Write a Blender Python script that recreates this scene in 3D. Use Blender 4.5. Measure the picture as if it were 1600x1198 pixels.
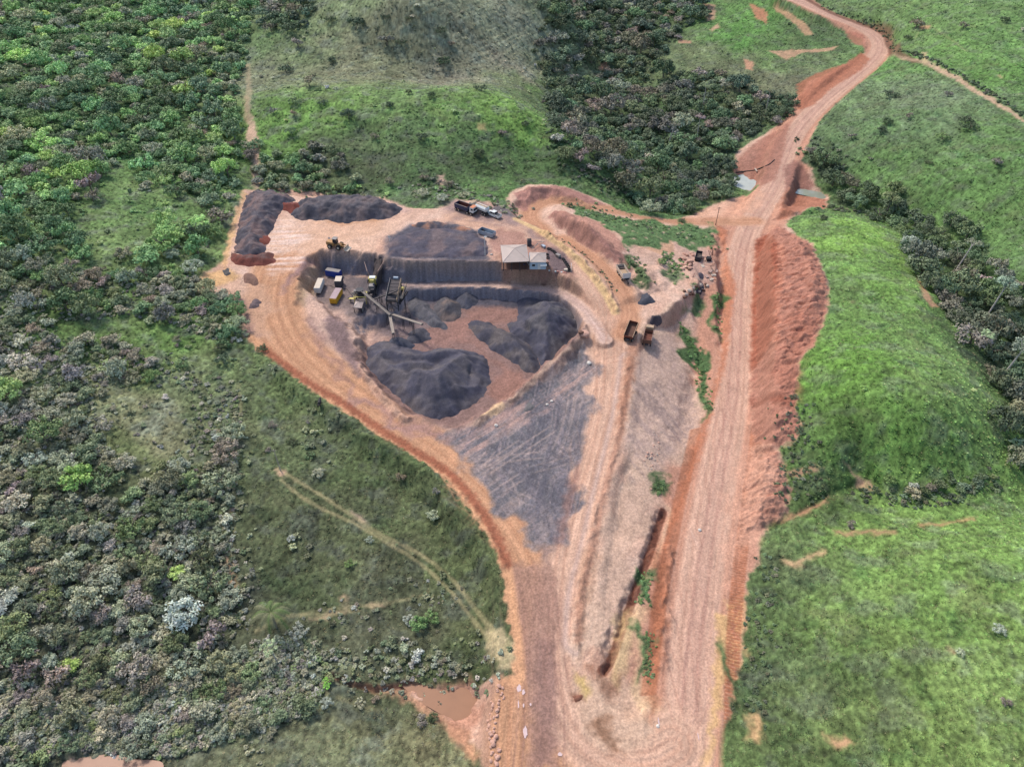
import bpy, bmesh, math, random
import numpy as np
from mathutils import Vector, Matrix
R = math.radians
random.seed(7); rng = np.random.default_rng(7)
scene = bpy.context.scene
for o in list(bpy.data.objects): bpy.data.objects.remove(o)

# ------------------------------------------------------------------ camera
PITCH, CAM_H, FPX = R(41.0), 122.0, 1150.0
cam_d = bpy.data.cameras.new("camera"); cam = bpy.data.objects.new("camera", cam_d)
scene.collection.objects.link(cam)
cam.location = (0, 0, CAM_H); cam.rotation_euler = (R(90) - PITCH, 0, 0)
cam_d.sensor_width = 36; cam_d.lens = 36 * FPX / 1600.0
cam_d.clip_start = 1.0; cam_d.clip_end = 9000
scene.camera = cam
# ------------------------------------------------------------------ light: thin overcast, weak broad sun from the far left
SUN_EL, SUN_AZ = R(52), R(-38)        # azimuth from +Y (away from the camera), negative = to the left
world = bpy.data.worlds.new("World"); scene.world = world; world.use_nodes = True
wn = world.node_tree; bg = wn.nodes["Background"]
sky = wn.nodes.new("ShaderNodeTexSky"); sky.sky_type = 'NISHITA'; sky.sun_disc = False
sky.sun_elevation = SUN_EL; sky.sun_rotation = SUN_AZ
sky.dust_density = 4.0; sky.air_density = 1.0; sky.ozone_density = 0.6; sky.altitude = 900
wn.links.new(sky.outputs[0], bg.inputs[0]); bg.inputs[1].default_value = 0.14
sun_d = bpy.data.lights.new("sun", 'SUN'); sun_d.energy = 1.9; sun_d.angle = R(9); sun_d.color = (1.0, 0.94, 0.86)
sun = bpy.data.objects.new("sun", sun_d); scene.collection.objects.link(sun)
sdir = Vector((math.sin(SUN_AZ) * math.cos(SUN_EL), math.cos(SUN_AZ) * math.cos(SUN_EL), math.sin(SUN_EL)))
sun.rotation_euler = sdir.to_track_quat('Z', 'Y').to_euler(); sun.location = sdir * 400
scene.view_settings.view_transform = 'Standard'; scene.view_settings.look = 'None'
scene.view_settings.exposure = 0.86; scene.view_settings.gamma = 1.0
scene.view_settings.use_curve_mapping = False
scene.render.engine = 'CYCLES'
scene.cycles.max_bounces = 4; scene.cycles.diffuse_bounces = 2; scene.cycles.glossy_bounces = 2

# ------------------------------------------------------------------ helpers
KW = np.array([1.45, 1.45, 1.55])     # how much light the scene puts on level ground, per channel
def lin(c):
    c = np.asarray(c, float) / 255.0
    return np.where(c <= 0.04045, c / 12.92, ((c + 0.055) / 1.055) ** 2.4)
def alb(c): return lin(c) / KW        # real base colour of a surface seen as c (0-255) in open light

_prm = np.random.default_rng(99).permutation(4096).astype(np.int32); _ga = np.random.default_rng(98).uniform(0, 2 * np.pi, 4096)
_gx = np.cos(_ga).astype(np.float32); _gy = np.sin(_ga).astype(np.float32)
def noise2(x, y, seed=0):
    x = np.asarray(x, np.float32); y = np.asarray(y, np.float32)
    fx = np.floor(x); fy_ = np.floor(y); xf = x - fx; yf = y - fy_
    xi = fx.astype(np.int32); yi = fy_.astype(np.int32)
    p0 = _prm[(yi + seed * 71) & 4095]; p1 = _prm[(yi + 1 + seed * 71) & 4095]
    def dot(p, ix, dx, dy):
        h = _prm[(p + ix) & 4095]; return _gx[h] * dx + _gy[h] * dy
    u = xf * xf * (3 - 2 * xf); v = yf * yf * (3 - 2 * yf)
    a = dot(p0, xi, xf, yf); b = dot(p0, xi + 1, xf - 1, yf)
    c = dot(p1, xi, xf, yf - 1); d = dot(p1, xi + 1, xf - 1, yf - 1)
    ab = a + u * (b - a)
    return (ab + v * (c + u * (d - c) - ab)) * 1.5
def fbm(x, y, o=4, seed=0, gain=0.5):
    t = 0; a = 1.0; n = 0
    for i in range(o):
        t += a * noise2(x, y, seed + i * 17); n += a; a *= gain; x = x * 2.03 + 11.3; y = y * 2.03 - 7.1
    return t / n
def sst(a, b, x):
    t = np.clip((x - a) / (b - a), 0, 1); return t * t * (3 - 2 * t)

CP, SP = math.cos(PITCH), math.sin(PITCH)
def at(px, py, z=0.0):                # the point at height z seen at photo position (px, py)
    u = (px - 800) / FPX; v = (py - 599) / FPX
    t = (CAM_H - z) / (SP + v * CP)
    return u * t, (CP - v * SP) * t
def depth_of(x, y, z): return y * CP + (CAM_H - z) * SP
def pix(x, y, z):
    d = depth_of(x, y, z); v = ((CAM_H - z) * CP - y * SP) / d
    return 800 + FPX * x / d, 599 + FPX * v

def sdf(P, X, Y, lim=12.0):
    """signed distance to the closed outline P (inside < 0), 1e3 beyond lim"""
    P = np.asarray(P, np.float32)
    out = np.full(X.shape, 1e3, np.float32)
    sel = np.nonzero((X > P[:, 0].min() - lim) & (X < P[:, 0].max() + lim) & (Y > P[:, 1].min() - lim) & (Y < P[:, 1].max() + lim))
    x = X[sel]; y = Y[sel]
    if x.size == 0: return out
    d = np.full(x.shape, 1e9, np.float32); ins = np.zeros(x.shape, bool)
    for i in range(len(P)):
        ax, ay = P[i]; bx, by = P[(i + 1) % len(P)]
        ex, ey = bx - ax, by - ay; L = ex * ex + ey * ey + 1e-9
        t = np.clip(((x - ax) * ex + (y - ay) * ey) / L, 0, 1)
        d = np.minimum(d, (x - ax - t * ex) ** 2 + (y - ay - t * ey) ** 2)
        c = (ay > y) != (by > y)
        ins ^= c & (x < (bx - ax) * (y - ay) / (by - ay + 1e-12) + ax)
    d = np.sqrt(d); out[sel] = np.where(ins, -d, d)
    return out
def line_field(P, X, Y, lim, extra=None):
    """distance, signed cross distance, along distance and value of a polyline"""
    P = np.asarray(P, np.float32)
    D = np.full(X.shape, 1e3, np.float32); C = np.zeros(X.shape, np.float32); S = np.zeros(X.shape, np.float32); E = np.zeros(X.shape, np.float32)
    sel = np.nonzero((X > P[:, 0].min() - lim) & (X < P[:, 0].max() + lim) & (Y > P[:, 1].min() - lim) & (Y < P[:, 1].max() + lim))
    x = X[sel]; y = Y[sel]
    if x.size == 0: return D, C, S, E
    d = np.full(x.shape, 1e9, np.float32); c = np.zeros(x.shape, np.float32); s = c.copy(); e = c.copy(); s0 = 0
    for i in range(len(P) - 1):
        ax, ay = P[i]; bx, by = P[i + 1]; ex, ey = bx - ax, by - ay; L = math.hypot(ex, ey) + 1e-9
        t = np.clip(((x - ax) * ex + (y - ay) * ey) / (L * L), 0, 1)
        dd = np.hypot(x - ax - t * ex, y - ay - t * ey)
        cc = ((x - ax) * ey - (y - ay) * ex) / L
        m = dd < d
        d = np.where(m, dd, d); c = np.where(m, np.sign(cc) * dd, c); s = np.where(m, s0 + t * L, s)
        if extra is not None: e = np.where(m, extra[i] + t * (extra[i + 1] - extra[i]), e)
        s0 += L
    D[sel] = d; C[sel] = c; S[sel] = s; E[sel] = e
    return D, C, S, E
def smooth_line(pts, n=4):            # Catmull-Rom through rows of numbers
    P = np.asarray(pts, float); P = np.vstack([2 * P[0] - P[1], P, 2 * P[-1] - P[-2]]); out = []
    for i in range(1, len(P) - 2):
        for k in range(n):
            t = k / n
            out.append(0.5 * ((2 * P[i]) + (-P[i-1] + P[i+1]) * t + (2*P[i-1] - 5*P[i] + 4*P[i+1] - P[i+2]) * t*t + (-P[i-1] + 3*P[i] - 3*P[i+1] + P[i+2]) * t**3))
    out.append(P[-2]); return np.array(out)

# ------------------------------------------------------------------ relief
CTRL = """0,0,26 0,150,24 0,300,20 0,450,17 0,600,13 0,750,9 0,900,5 0,1050,2 0,1190,0 200,0,24 200,150,19 200,300,15 200,450,12 200,600,8 200,750,5
200,900,2 200,1050,0 110,1195,-1.2 175,1195,-1.4 300,350,12 300,450,9 340,520,7.5 350,600,5.5 350,700,3.5 350,800,1.5 350,900,0 350,1000,-1.5 380,200,12 390,100,17 400,0,23 370,270,9.5 345,400,8
350,340,9.5 420,150,19 550,150,20.5 650,152,21 750,160,19.5 820,175,16 850,200,11.5 875,232,8.5 915,258,5.5 960,280,1 895,275,3.5 950,300,-1 450,270,9.5 600,285,8 720,285,7.5 800,285,6 420,220,13 600,220,13.5 750,230,11
840,250,6 500,120,17 500,90,20 600,110,17 700,120,13 600,60,25 700,30,29 850,0,24 780,110,11 500,0,33 650,0,37 430,60,23 830,80,10 862,130,1 800,140,11 870,180,1 905,215,-1
880,120,-1 950,110,-6 1000,180,-8 950,230,-7 1050,270,-9 1120,290,-10 1165,285,-11.5 1000,40,1 1060,10,5 920,40,4 1100,100,-2 1200,100,-1 1280,110,2 1150,30,5 1240,60,5 1320,60,5.5 1200,0,11
1180,240,-8.5 1155,200,-9.5 1120,180,-7 1275,298,-11 1330,310,-10 1400,340,-9 1470,400,-8 1530,480,-7 1590,600,-6 1600,680,-5.5
1300,230,-3 1310,170,1 1400,200,5 1500,250,5 1600,300,6 1500,150,10 1600,180,13 1450,90,11 1420,40,14 1550,40,20 1600,0,25 1400,0,18 1320,0,15 1260,-10,15 1300,-20,16 1200,-30,14 1560,400,-2 1600,420,0 1450,300,-1 1380,270,-3
1240,350,-4 1290,345,-2.5 1350,350,-2.5 1400,375,-4 1300,450,3 1400,450,3 1440,450,0 1300,550,6 1400,550,7.5 1480,540,3 1450,640,8.5 1350,650,6.5 1540,620,3 1560,690,0 1300,700,3 1400,745,-.5 1540,745,-2 1250,740,0
1240,650,2 1255,560,4 1240,450,1 1230,400,-1.5 1200,600,-1 1200,700,-1.5 1190,780,-2 1200,460,-1
1230,800,-1.5 1340,760,-3 1450,778,-3 1580,755,-4 1300,850,0 1450,850,3 1590,850,4.5 1180,900,-1.5 1200,1050,-.5 1300,1000,3 1450,1000,6 1590,1000,7 1180,1180,.3 1400,1180,5 1590,1180,8
1040,600,-1 1095,600,-4.5 1100,520,-4.5 1070,680,-4 1010,700,0 1000,850,-.4 1040,820,-2.4 960,1000,.3 1020,950,-1.6 960,1150,0 1020,1050,-1 1000,560,2 1045,500,-.5 1080,470,-1 1060,440,0 1050,400,0 1000,400,4
1000,370,2.5 940,345,4.5 900,345,7.5 920,370,8 960,400,5.5 1090,370,-3.5 1030,355,-1.5 850,297,7 880,297,5 930,308,1 1000,325,-5 1060,325,-7 1110,400,-3.8
400,600,3.5 450,640,2 500,680,.8 600,760,-.8 700,850,-2 750,900,-2.2 740,980,-2.8 600,900,-2 600,1000,-3.4 500,900,-1.5 450,800,.5 450,1000,-2.6 700,1040,-4 520,1050,-4 620,1068,-5 660,1078,-5.3 700,1095,-5.5 740,1090,-5 400,1100,-2.5 500,1150,-3.5
650,1185,-4 740,1150,-3.5 300,1120,-1"""
C3 = [tuple(map(float, s.split(','))) for s in CTRL.split()]
CX = [(*at(a, b, z), z) for a, b, z in C3]
for x, y, z in [(-120,-150,0),(120,-150,4),(-700,-300,10),(700,-300,15),(-800,300,60),(900,300,30),(-800,1000,90),(0,1000,70),(900,1000,60),(0,-700,10),(-300,760,65),(300,760,45),(0,640,48),(-430,500,40),(480,520,40),(-250,80,14),(270,80,10),(-350,250,30),(380,280,12),
                (0,3600,120),(-2600,3000,160),(2600,3000,140),(-2800,0,120),(2800,0,90),(-2600,-2500,90),(2600,-2500,90),(0,-2600,60)]:
    CX.append((x, y, z))
CX = np.array(CX)
def _tps():
    n = len(CX); x = CX[:, 0] / 100; y = CX[:, 1] / 100
    r2 = (x[:, None] - x) ** 2 + (y[:, None] - y) ** 2
    K = 0.5 * r2 * np.log(r2 + 1e-12) + np.eye(n) * 0.002
    A = np.zeros((n + 3, n + 3)); A[:n, :n] = K; A[:n, n] = 1; A[:n, n + 1] = x; A[:n, n + 2] = y; A[n:, :n] = A[:n, n:].T
    return np.linalg.solve(A, np.concatenate([CX[:, 2], [0, 0, 0]]))
TW = _tps()
def tps(X, Y):
    X = X / 100; Y = Y / 100; n = len(CX); o = TW[n] + TW[n + 1] * X + TW[n + 2] * Y
    for i in range(n):
        r2 = (X - CX[i, 0] / 100) ** 2 + (Y - CX[i, 1] / 100) ** 2
        o = o + TW[i] * 0.5 * r2 * np.log(r2 + 1e-12)
    return o

# the grid: rows get wider apart with distance, columns fan out
ys = [18.0]
while ys[-1] < 560: ys.append(ys[-1] + 0.15 + 0.0022 * max(0, ys[-1] - 20))
st = 2.5
while ys[-1] < 3600: st *= 1.18; ys.append(ys[-1] + st)
back = [18.0]; st = .3
while back[-1] > -2600: st *= 1.22; back.append(back[-1] - st)
ys = np.array(back[:0:-1] + ys)
NC = 960
ts = list(np.linspace(-1, 1, NC)); st = 2 / NC; t = 1.0; ext = []
while t < 14: st *= 1.3; t += st; ext.append(t)
ts = np.array([-e for e in ext[::-1]] + ts + ext)
def half_w(y): return np.where(y > 18, 62 + 0.565 * y, 62 + 0.565 * 18)
GX = ts[None, :] * np.minimum(half_w(ys), 400)[:, None]; GY = np.repeat(ys[:, None], len(ts), 1)
GX = GX.astype(np.float32); GY = GY.astype(np.float32)
NR, NCOL = GX.shape
def coarse(fn, k):                    # evaluate a smooth field on every k-th row and column, then interpolate
    ri = np.unique(np.r_[np.arange(0, NR, k), NR - 1]); ci = np.unique(np.r_[np.arange(0, NCOL, k), NCOL - 1])
    res = fn(GX[np.ix_(ri, ci)].astype(float), GY[np.ix_(ri, ci)].astype(float)); out = []
    def w(n, q):
        i = np.clip(np.searchsorted(q, np.arange(n), side='right') - 1, 0, len(q) - 2); return i, ((np.arange(n) - q[i]) / (q[i + 1] - q[i])).astype(np.float32)
    a, fa = w(NR, ri); b, fb = w(NCOL, ci)
    for f in (res if isinstance(res, tuple) else (res,)):
        f = f.astype(np.float32); g = f[a] * (1 - fa)[:, None] + f[a + 1] * fa[:, None]; out.append(g[:, b] * (1 - fb) + g[:, b + 1] * fb)
    return out if isinstance(res, tuple) else out[0]
GZ = coarse(tps, 6)
rr = np.hypot(GX, GY - 250); GZ = np.clip(GZ, -20, 170)
fine = (rr < 900)
GZ += np.where(fine, fbm(GX / 38, GY / 38, 3, 3) * 1.8 + fbm(GX / 12, GY / 12, 3, 4) * .55, 0) + np.where(rr > 600, fbm(GX / 260, GY / 260, 4, 5) * 30 * sst(600, 1400, rr), 0)

def PW(pts, z):                       # photo outline at height z -> plan outline
    return [at(p[0], p[1], p[2] if len(p) > 2 else z) for p in pts]
WX = GX + fbm(GX / 3.2, GY / 3.2, 3, 21) * 1.6; WY = GY + fbm(GX / 3.2, GY / 3.2, 3, 22) * 1.6   # ragged edges
def level(pts, z, w=2.0, target=None, ragged=True, lift=False):
    global GZ
    d = sdf(PW(pts, z), WX if ragged else GX, WY if ragged else GY)
    m = 1 - sst(-w * .5, w * .5, d)
    GZ = GZ * (1 - m) + (z if target is None else target) * m
def grade(pts, hw, sh):
    """lay a road bed: rows of photo x, photo y, height"""
    global GZ
    L = smooth_line(pts); P = [at(a, b, z) for a, b, z in L]
    D, C, S, E = line_field(P, GX, GY, hw + sh + 1, L[:, 2])
    m = 1 - sst(hw, hw + sh, D + fbm(GX / 5, GY / 5, 2, 31) * .9)
    GZ = GZ * (1 - m) + E * m
def heap(pts, z, h, slope=.7, lump=.5, seed=1):
    """spoil tipped on the ground: rises from its outline at a slope up to h"""
    global GZ
    d = -sdf(PW(pts, z), WX, WY, 3)
    k = np.minimum(np.maximum(d, 0) * slope, h) * (1 + lump * fbm(GX / 6, GY / 6, 3, seed))
    GZ = GZ + np.where(d > 0, k, 0)

UZ, MZ, FZ = 8.5, 2.5, -0.5
MAIN = [(1225,-8,15),(1262,8,13),(1300,25,11),(1347,44,8.5),(1374,66,6.5),(1366,92,4.5),(1315,135,1),(1275,170,-2),(1245,205,-4.5),(1225,245,-6.5),(1214,282,-7),(1196,315,-6.5),(1172,355,-6),(1158,400,-5.4),(1152,460,-5),(1150,530,-4.6),(1144,610,-4),(1130,700,-3.3),(1112,800,-2.6),(1096,900,-2),(1084,1000,-1.3),(1078,1100,-.6),(1070,1200,0),(1060,1290,.3)]
LEFT = [(430,375,8.5),(424,430,8),(426,480,6.6),(448,535,5.2),(500,585,3.9),(560,630,2.8),(620,670,2.0),(690,715,1.5),(750,775,1.3),(800,840,1.2),(828,910,.9),(836,1000,.6),(836,1100,.3),(832,1200,0),(830,1290,0)]
WORK = [(640,338,8.5),(720,342,8.5),(790,352,8.5),(850,378,8.2),(900,420,7),(930,460,5.2),(950,500,3.6),(955,560,2.4),(945,650,1.7),(920,750,1.4),(898,850,1.1),(885,950,.8),(880,1050,.4),(900,1120,.2),(950,1170,0),(1010,1180,0),(1050,1160,-.2)]
LOOP = [(1180,345,-6),(1120,345,-5.6),(1060,345,-4),(1000,337,-1.2),(950,327,1.5),(900,317,4),(862,313,5.2),(836,322,5.8),(828,338,6.2),(842,355,6.4),(880,375,6.3),(920,400,6),(950,428,5.4),(975,460,4.8),(985,490,4.2),(975,520,3.7)]
SCRAP = [(985,492,4.2),(1020,478,3.2),(1050,455,2),(1080,430,1),(1100,410,.2)]
BACK = [(1105,420,0),(1110,455,-2),(1102,490,-3.4),(1108,520,-4),(1125,560,-4.4),(1140,600,-4)]
PATH = [(592,447,MZ),(640,446,MZ),(720,443,MZ+.1),(800,446,MZ+.3),(870,455,MZ+.8),(905,475,3.4),(925,500,3.8),(945,530,3.6)]
UP = [(384,302),(500,306),(600,313),(640,327),(700,324),(716,316),(745,317),(780,322),(800,335),(850,365),(884,388),(892,415),(889,430),(850,428),(786,424),(779,418),(760,410),(640,409),(601,405),(599,400),(583,400),(581,397),(505,401),(485,400),(462,425),(440,445),(400,445),(352,425),(352,398),(368,345)]
PIT = [(563,515),(600,505),(625,482),(640,462),(700,458),(790,458),(855,458),(888,476),(912,512),(905,535),(850,585),(800,625),(760,650),(712,672),(690,665),(640,648),(610,625),(585,600),(566,572)]
CRUSH = [(508,421),(588,427),(602,442),(640,449),(645,462),(625,485),(600,505),(560,520),(530,505),(490,470),(478,462),(500,428)]
TRI = [(905,545),(925,560),(918,640),(905,740),(880,830),(850,862),(812,820),(770,775),(720,720),(690,690),(720,672),(780,640),(850,590)]
grade(MAIN, 5.4, 3.5)
grade(LOOP, 4.0, 3.0)
level(UP, UZ, 2.2)
grade(LEFT, 6.0, 4.0)
grade(WORK, 5.0, 3.0)
grade(SCRAP, 3.6, 2.5)
grade(BACK, 2.2, 2.0)
level(TRI, .9, 8.0)
level(CRUSH, MZ, 3.4)
level(PIT, FZ, 4.0)
grade(PATH, 1.9, 1.2)
# berm on the pit's far-left rim and the raised spoil
def ridge(pts, h, w, seed=1):
    global GZ
    L = smooth_line(pts, 3); P = [at(a, b, z) for a, b, z in L]
    D, C, S, E = line_field(P, WX, WY, w * 2 + 1, L[:, 2])
    GZ = GZ + h * np.exp(-(D / w) ** 2) * (1 + .5 * fbm(GX / 2.5, GY / 2.5, 2, seed))
RIM = [(905,535,2),(870,558,1.4),(845,582,1.1),(815,612,.9),(780,638,.8),(745,662,.8)]
ridge(RIM, .55, .9, 3)
ridge([(563,570,2.5),(580,598,2.5),(605,630,2.4),(635,655,2.4)], 1.1, 1.1, 4)
ridge([(464,475,6),(466,445,6.8),(478,420,7.5),(498,402,8.2)], .9, 1.0, 5)
ridge([(850,362,8.6),(900,402,7.4),(938,440,5.8),(965,482,5)], 1.0, .9, 6)
ridge([(985,560,3.4),(970,640,2.8),(955,720,2.3),(935,800,2),(915,890,1.5),(905,950,1.2),(900,1010,.9)], .45, .8, 7)
ridge([(1048,860,-2),(1040,950,-1.5),(1034,1040,-1)], .7, .9, 8)
ridge([(545,560,4.5),(620,612,3.8)], .4, 2.0, 9)
ridge([(400,548,7),(450,592,5.6),(520,640,4.4),(600,690,3.4),(680,742,2.4),(740,800,1.8),(785,880,1.2)], .6, 1.2, 10)
SPOIL1 = [(1182,372),(1215,352),(1245,368),(1268,380),(1284,420),(1294,452),(1290,490),(1272,538),(1250,560),(1246,600),(1243,640),(1252,662),(1243,685),(1215,700),(1180,690),(1172,620),(1178,560),(1182,500),(1184,430)]
SPOIL2 = [(1180,700),(1215,705),(1222,722),(1232,760),(1231,800),(1195,822),(1160,830),(1165,760)]
heap(SPOIL1, 0, 2.6, .55, .5, 41); heap(SPOIL2, -1.5, 1.6, .5, .6, 42)
heap([(812,296),(870,290),(915,304),(950,322),(900,312),(858,308),(832,318),(822,325),(808,310)], 6, 2.4, .6, .5, 43)
heap([(868,330),(900,340),(935,362),(975,398),(985,420),(960,412),(915,383),(872,352),(858,338)], 7, 3.0, .6, .4, 44)
heap([(1212,318),(1240,312),(1292,322),(1288,330),(1235,338),(1205,345)], -6, 1.6, .6, .6, 45)
heap([(985,420),(1030,405),(1060,420),(1045,445),(1005,462),(990,445)], 3.5, 1.8, .5, .7, 46)
# watercourses: sunk beds
PONDS = {'A': ([(1143,277),(1160,273),(1168,280),(1182,283),(1184,291),(1172,295),(1158,294),(1148,288)], -12.0),
         'B': ([(1243,295),(1262,297),(1285,300),(1294,308),(1290,312),(1265,306),(1246,301)], -11.6),
         'C': ([(640,1071),(665,1072),(690,1080),(708,1078),(722,1072),(726,1082),(742,1092),(735,1112),(715,1122),(690,1108),(664,1092)], -5.8),
         'D': ([(100,1199),(112,1190),(140,1186),(175,1182),(200,1188),(230,1190),(235,1199),(232,1215),(105,1215)], -1.8)}
for k, (pl, z) in PONDS.items(): level(pl, z, 4.0, z - .7)
# gully that carries run-off into the muddy pond and field gullies
def cut(pts, dep, w, seed):
    global GZ
    L = smooth_line(pts, 3); P = [at(a, b, z) for a, b, z in L]
    D, C, S, E = line_field(P, WX, WY, w * 2.5 + 1)
    GZ = GZ - dep * np.exp(-(D / w) ** 2)
GUL = [(520,1056,-4),(545,1066,-4.4),(575,1073,-4.8),(610,1074,-5),(640,1070,-5.3),(655,1074,-5.5)]
cut(GUL, .9, .6, 1)
cut([(1035,800,-2),(1012,870,-1.6),(985,940,-1.2),(960,1000,-.7),(945,1045,-.3)], 1.3, .9, 2)
cut([(1195,822,-2),(1250,800,-2),(1310,768,-2.6),(1345,758,-3)], .8, 1.2, 3)
cut([(1335,722,0),(1350,745,-2),(1372,762,-3)], .9, 1.5, 4)
cut([(1090,560,-4),(1080,620,-4),(1060,690,-4)], .8, 2, 5)
cut([(1125,365,-5),(1128,450,-4.8),(1128,540,-4.4)], 1.0, 1.2, 6)
def ground_z(x, y):
    r = np.clip(np.searchsorted(ys, y) - 1, 0, NR - 2); fy = (y - ys[r]) / (ys[r + 1] - ys[r])
    t = x / np.minimum(half_w(y), 400); c = np.clip(np.searchsorted(ts, t) - 1, 0, NCOL - 2); fx = (t - ts[c]) / (ts[c + 1] - ts[c])
    return (GZ[r, c] * (1 - fx) + GZ[r, c + 1] * fx) * (1 - fy) + (GZ[r + 1, c] * (1 - fx) + GZ[r + 1, c + 1] * fx) * fy
TT = np.concatenate([np.linspace(70, 700, 1400), np.linspace(701, 3000, 300)])
def gp(px, py):                       # where the sight line through a photo point meets the ground
    u = (px - 800) / FPX; v = (py - 599) / FPX
    x = u * TT; y = (CP - v * SP) * TT; z = CAM_H - (SP + v * CP) * TT
    below = np.nonzero(z < ground_z(x, y))[0]
    i = below[0] if len(below) else len(TT) - 1
    lo, hi = TT[max(i - 1, 0)], TT[i]
    for _ in range(12):
        m = (lo + hi) / 2
        if CAM_H - (SP + v * CP) * m < ground_z(np.array(u * m), np.array((CP - v * SP) * m)): hi = m
        else: lo = m
    return u * hi, (CP - v * SP) * hi
def G(pts): return [gp(p[0], p[1]) for p in pts]
def pv(s): return [tuple(map(float, q.split(','))) for q in s.split()]

# ------------------------------------------------------------------ ground colours (as seen in open light, 0-255)
SAMP = """0,60:62,98,52 60,200:70,108,55 150,60:66,104,56 220,330:88,128,62 280,260:72,112,55 120,520:84,122,52 260,530:98,136,60 340,620:112,124,84 200,515:112,136,76 120,520:108,132,74 220,640:146,144,108 250,670:142,138,104 200,620:132,138,96 240,300:112,142,78 200,380:116,144,80 160,340:104,134,72 260,400:112,136,76 300,570:120,146,80 200,700:98,112,64
60,800:84,90,66 200,850:86,92,66 320,760:82,92,62 300,900:78,84,62 80,1000:90,94,74 250,1120:114,116,90 120,1150:102,104,82 400,1150:114,120,88 550,1150:118,124,86 650,1150:124,120,84 380,640:92,108,66
450,600:94,112,64 450,700:94,108,68 600,720:84,100,58 520,800:90,98,64 650,830:88,100,60 740,860:86,98,58 420,820:88,98,62 600,900:94,96,70 700,960:88,98,58 470,930:80,94,56 560,990:92,96,72 650,1010:90,96,68 740,1020:76,90,52 480,1080:110,114,84
400,1000:78,84,60 420,60:90,116,68 400,120:112,118,88 480,60:106,122,80 470,170:100,142,60 430,215:100,142,60 540,170:108,146,66 620,185:106,140,74 700,180:112,150,72 780,185:118,160,66 820,190:116,158,66 560,220:88,112,66 640,215:88,116,68
720,220:86,116,66 800,230:84,114,62 850,240:82,112,62 900,270:84,112,62 500,250:92,98,72 600,265:82,94,62 700,265:74,96,56 760,265:74,98,54 560,60:120,122,92 620,40:124,124,96 660,90:112,114,86 720,60:130,128,102 600,100:112,116,84 540,110:120,122,92
700,120:122,118,100 790,100:138,132,110 800,40:138,138,112 700,10:128,132,102 760,20:130,134,104 560,10:110,126,84 840,140:96,126,64 640,300:82,118,62 720,295:88,126,62 780,300:86,124,62 660,310:90,112,74
870,150:66,88,52 950,200:58,82,46 1050,250:56,80,46 1000,60:60,82,48 1050,160:66,96,52 920,20:58,80,46 1040,90:104,120,78 1080,75:112,128,82 1150,60:88,142,58 1180,40:92,148,58 1200,30:92,142,60 1140,100:112,122,82 1210,95:98,128,68
1250,90:104,124,78 1200,120:112,118,86 1160,130:104,112,78 1290,60:86,116,66 1260,40:84,108,66 1240,70:92,132,64 1230,130:108,110,82
1300,20:106,134,76 1400,20:108,142,74 1450,20:102,142,70 1500,80:102,148,66 1560,120:94,142,60 1580,60:100,144,70 1430,60:106,144,72 1320,150:104,132,82 1380,130:112,138,92 1420,150:112,132,92 1480,150:110,132,92 1350,210:100,134,80 1420,200:98,134,76
1480,200:106,130,88 1540,200:98,138,70 1580,240:94,136,66 1400,260:92,130,64 1480,280:90,130,62 1560,300:88,128,60 1300,250:78,98,60 1290,200:94,122,74 1380,110:98,146,66 1500,340:92,132,62 1580,400:96,136,68 1560,340:92,130,62
1470,400:56,80,44 1540,480:58,82,46 1590,600:58,80,46
1250,345:98,134,66 1300,370:122,168,64 1360,370:124,172,62 1390,380:126,170,66 1290,420:104,134,76 1330,420:108,152,62 1400,450:112,158,62 1260,620:92,132,48 1310,500:102,142,62 1350,560:96,146,46 1300,590:94,142,46 1400,600:106,146,62 1450,560:112,150,72 1480,620:118,152,74
1400,680:98,142,54 1350,680:98,146,52 1450,700:104,144,60 1520,650:112,148,70 1300,660:88,124,54 1260,680:78,106,52 1280,720:84,112,56 1540,710:98,136,60 1240,770:74,104,44 1260,790:82,112,52 1290,750:86,118,54
1250,850:96,114,66 1330,800:112,148,62 1400,800:122,158,68 1480,800:112,152,66 1550,780:116,158,66 1590,850:116,156,66 1230,900:92,104,72 1220,950:92,118,62 1300,880:106,136,66 1350,900:112,152,62 1450,870:118,154,68 1500,900:106,150,60
1250,1000:92,124,52 1350,1000:106,134,60 1450,950:106,146,60 1550,950:120,154,68 1400,1050:110,140,62 1500,1050:130,158,78 1560,1050:120,152,72 1190,1050:82,102,62 1180,950:88,112,62 1250,1100:96,110,66 1350,1100:100,122,62 1300,1180:96,118,58 1450,1150:112,142,64 1540,1150:112,140,66 1180,1150:88,110,58
960,340:86,126,64 1040,370:94,134,66 1080,360:96,128,72 1020,345:92,128,68 1100,370:90,126,66 900,330:88,124,64"""
SP_ = []
for s in SAMP.split():
    a, b = s.split(':'); x, y = map(float, a.split(',')); q = gp(x, y)
    SP_.append((q[0], q[1], *map(float, b.split(','))))
SP_ = np.array(SP_); lum_ = SP_[:, 2:] @ np.array([.3, .6, .1]); SP_[:, 2:] += (lum_[:, None] - SP_[:, 2:]) * np.where(SP_[:, :1] > 40, .26, .2); SP_[:, 4] += 3; SP_[:, 2:] *= np.where(SP_[:, :1] > 45, [[1.02, 1.02, .97]], [[1.06, 1.05, 1.02]]); hill_ = (SP_[:, 1] > 290) & (SP_[:, 0] > -140) & (SP_[:, 0] < 10); SP_[hill_, 2:] *= 1.1
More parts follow.
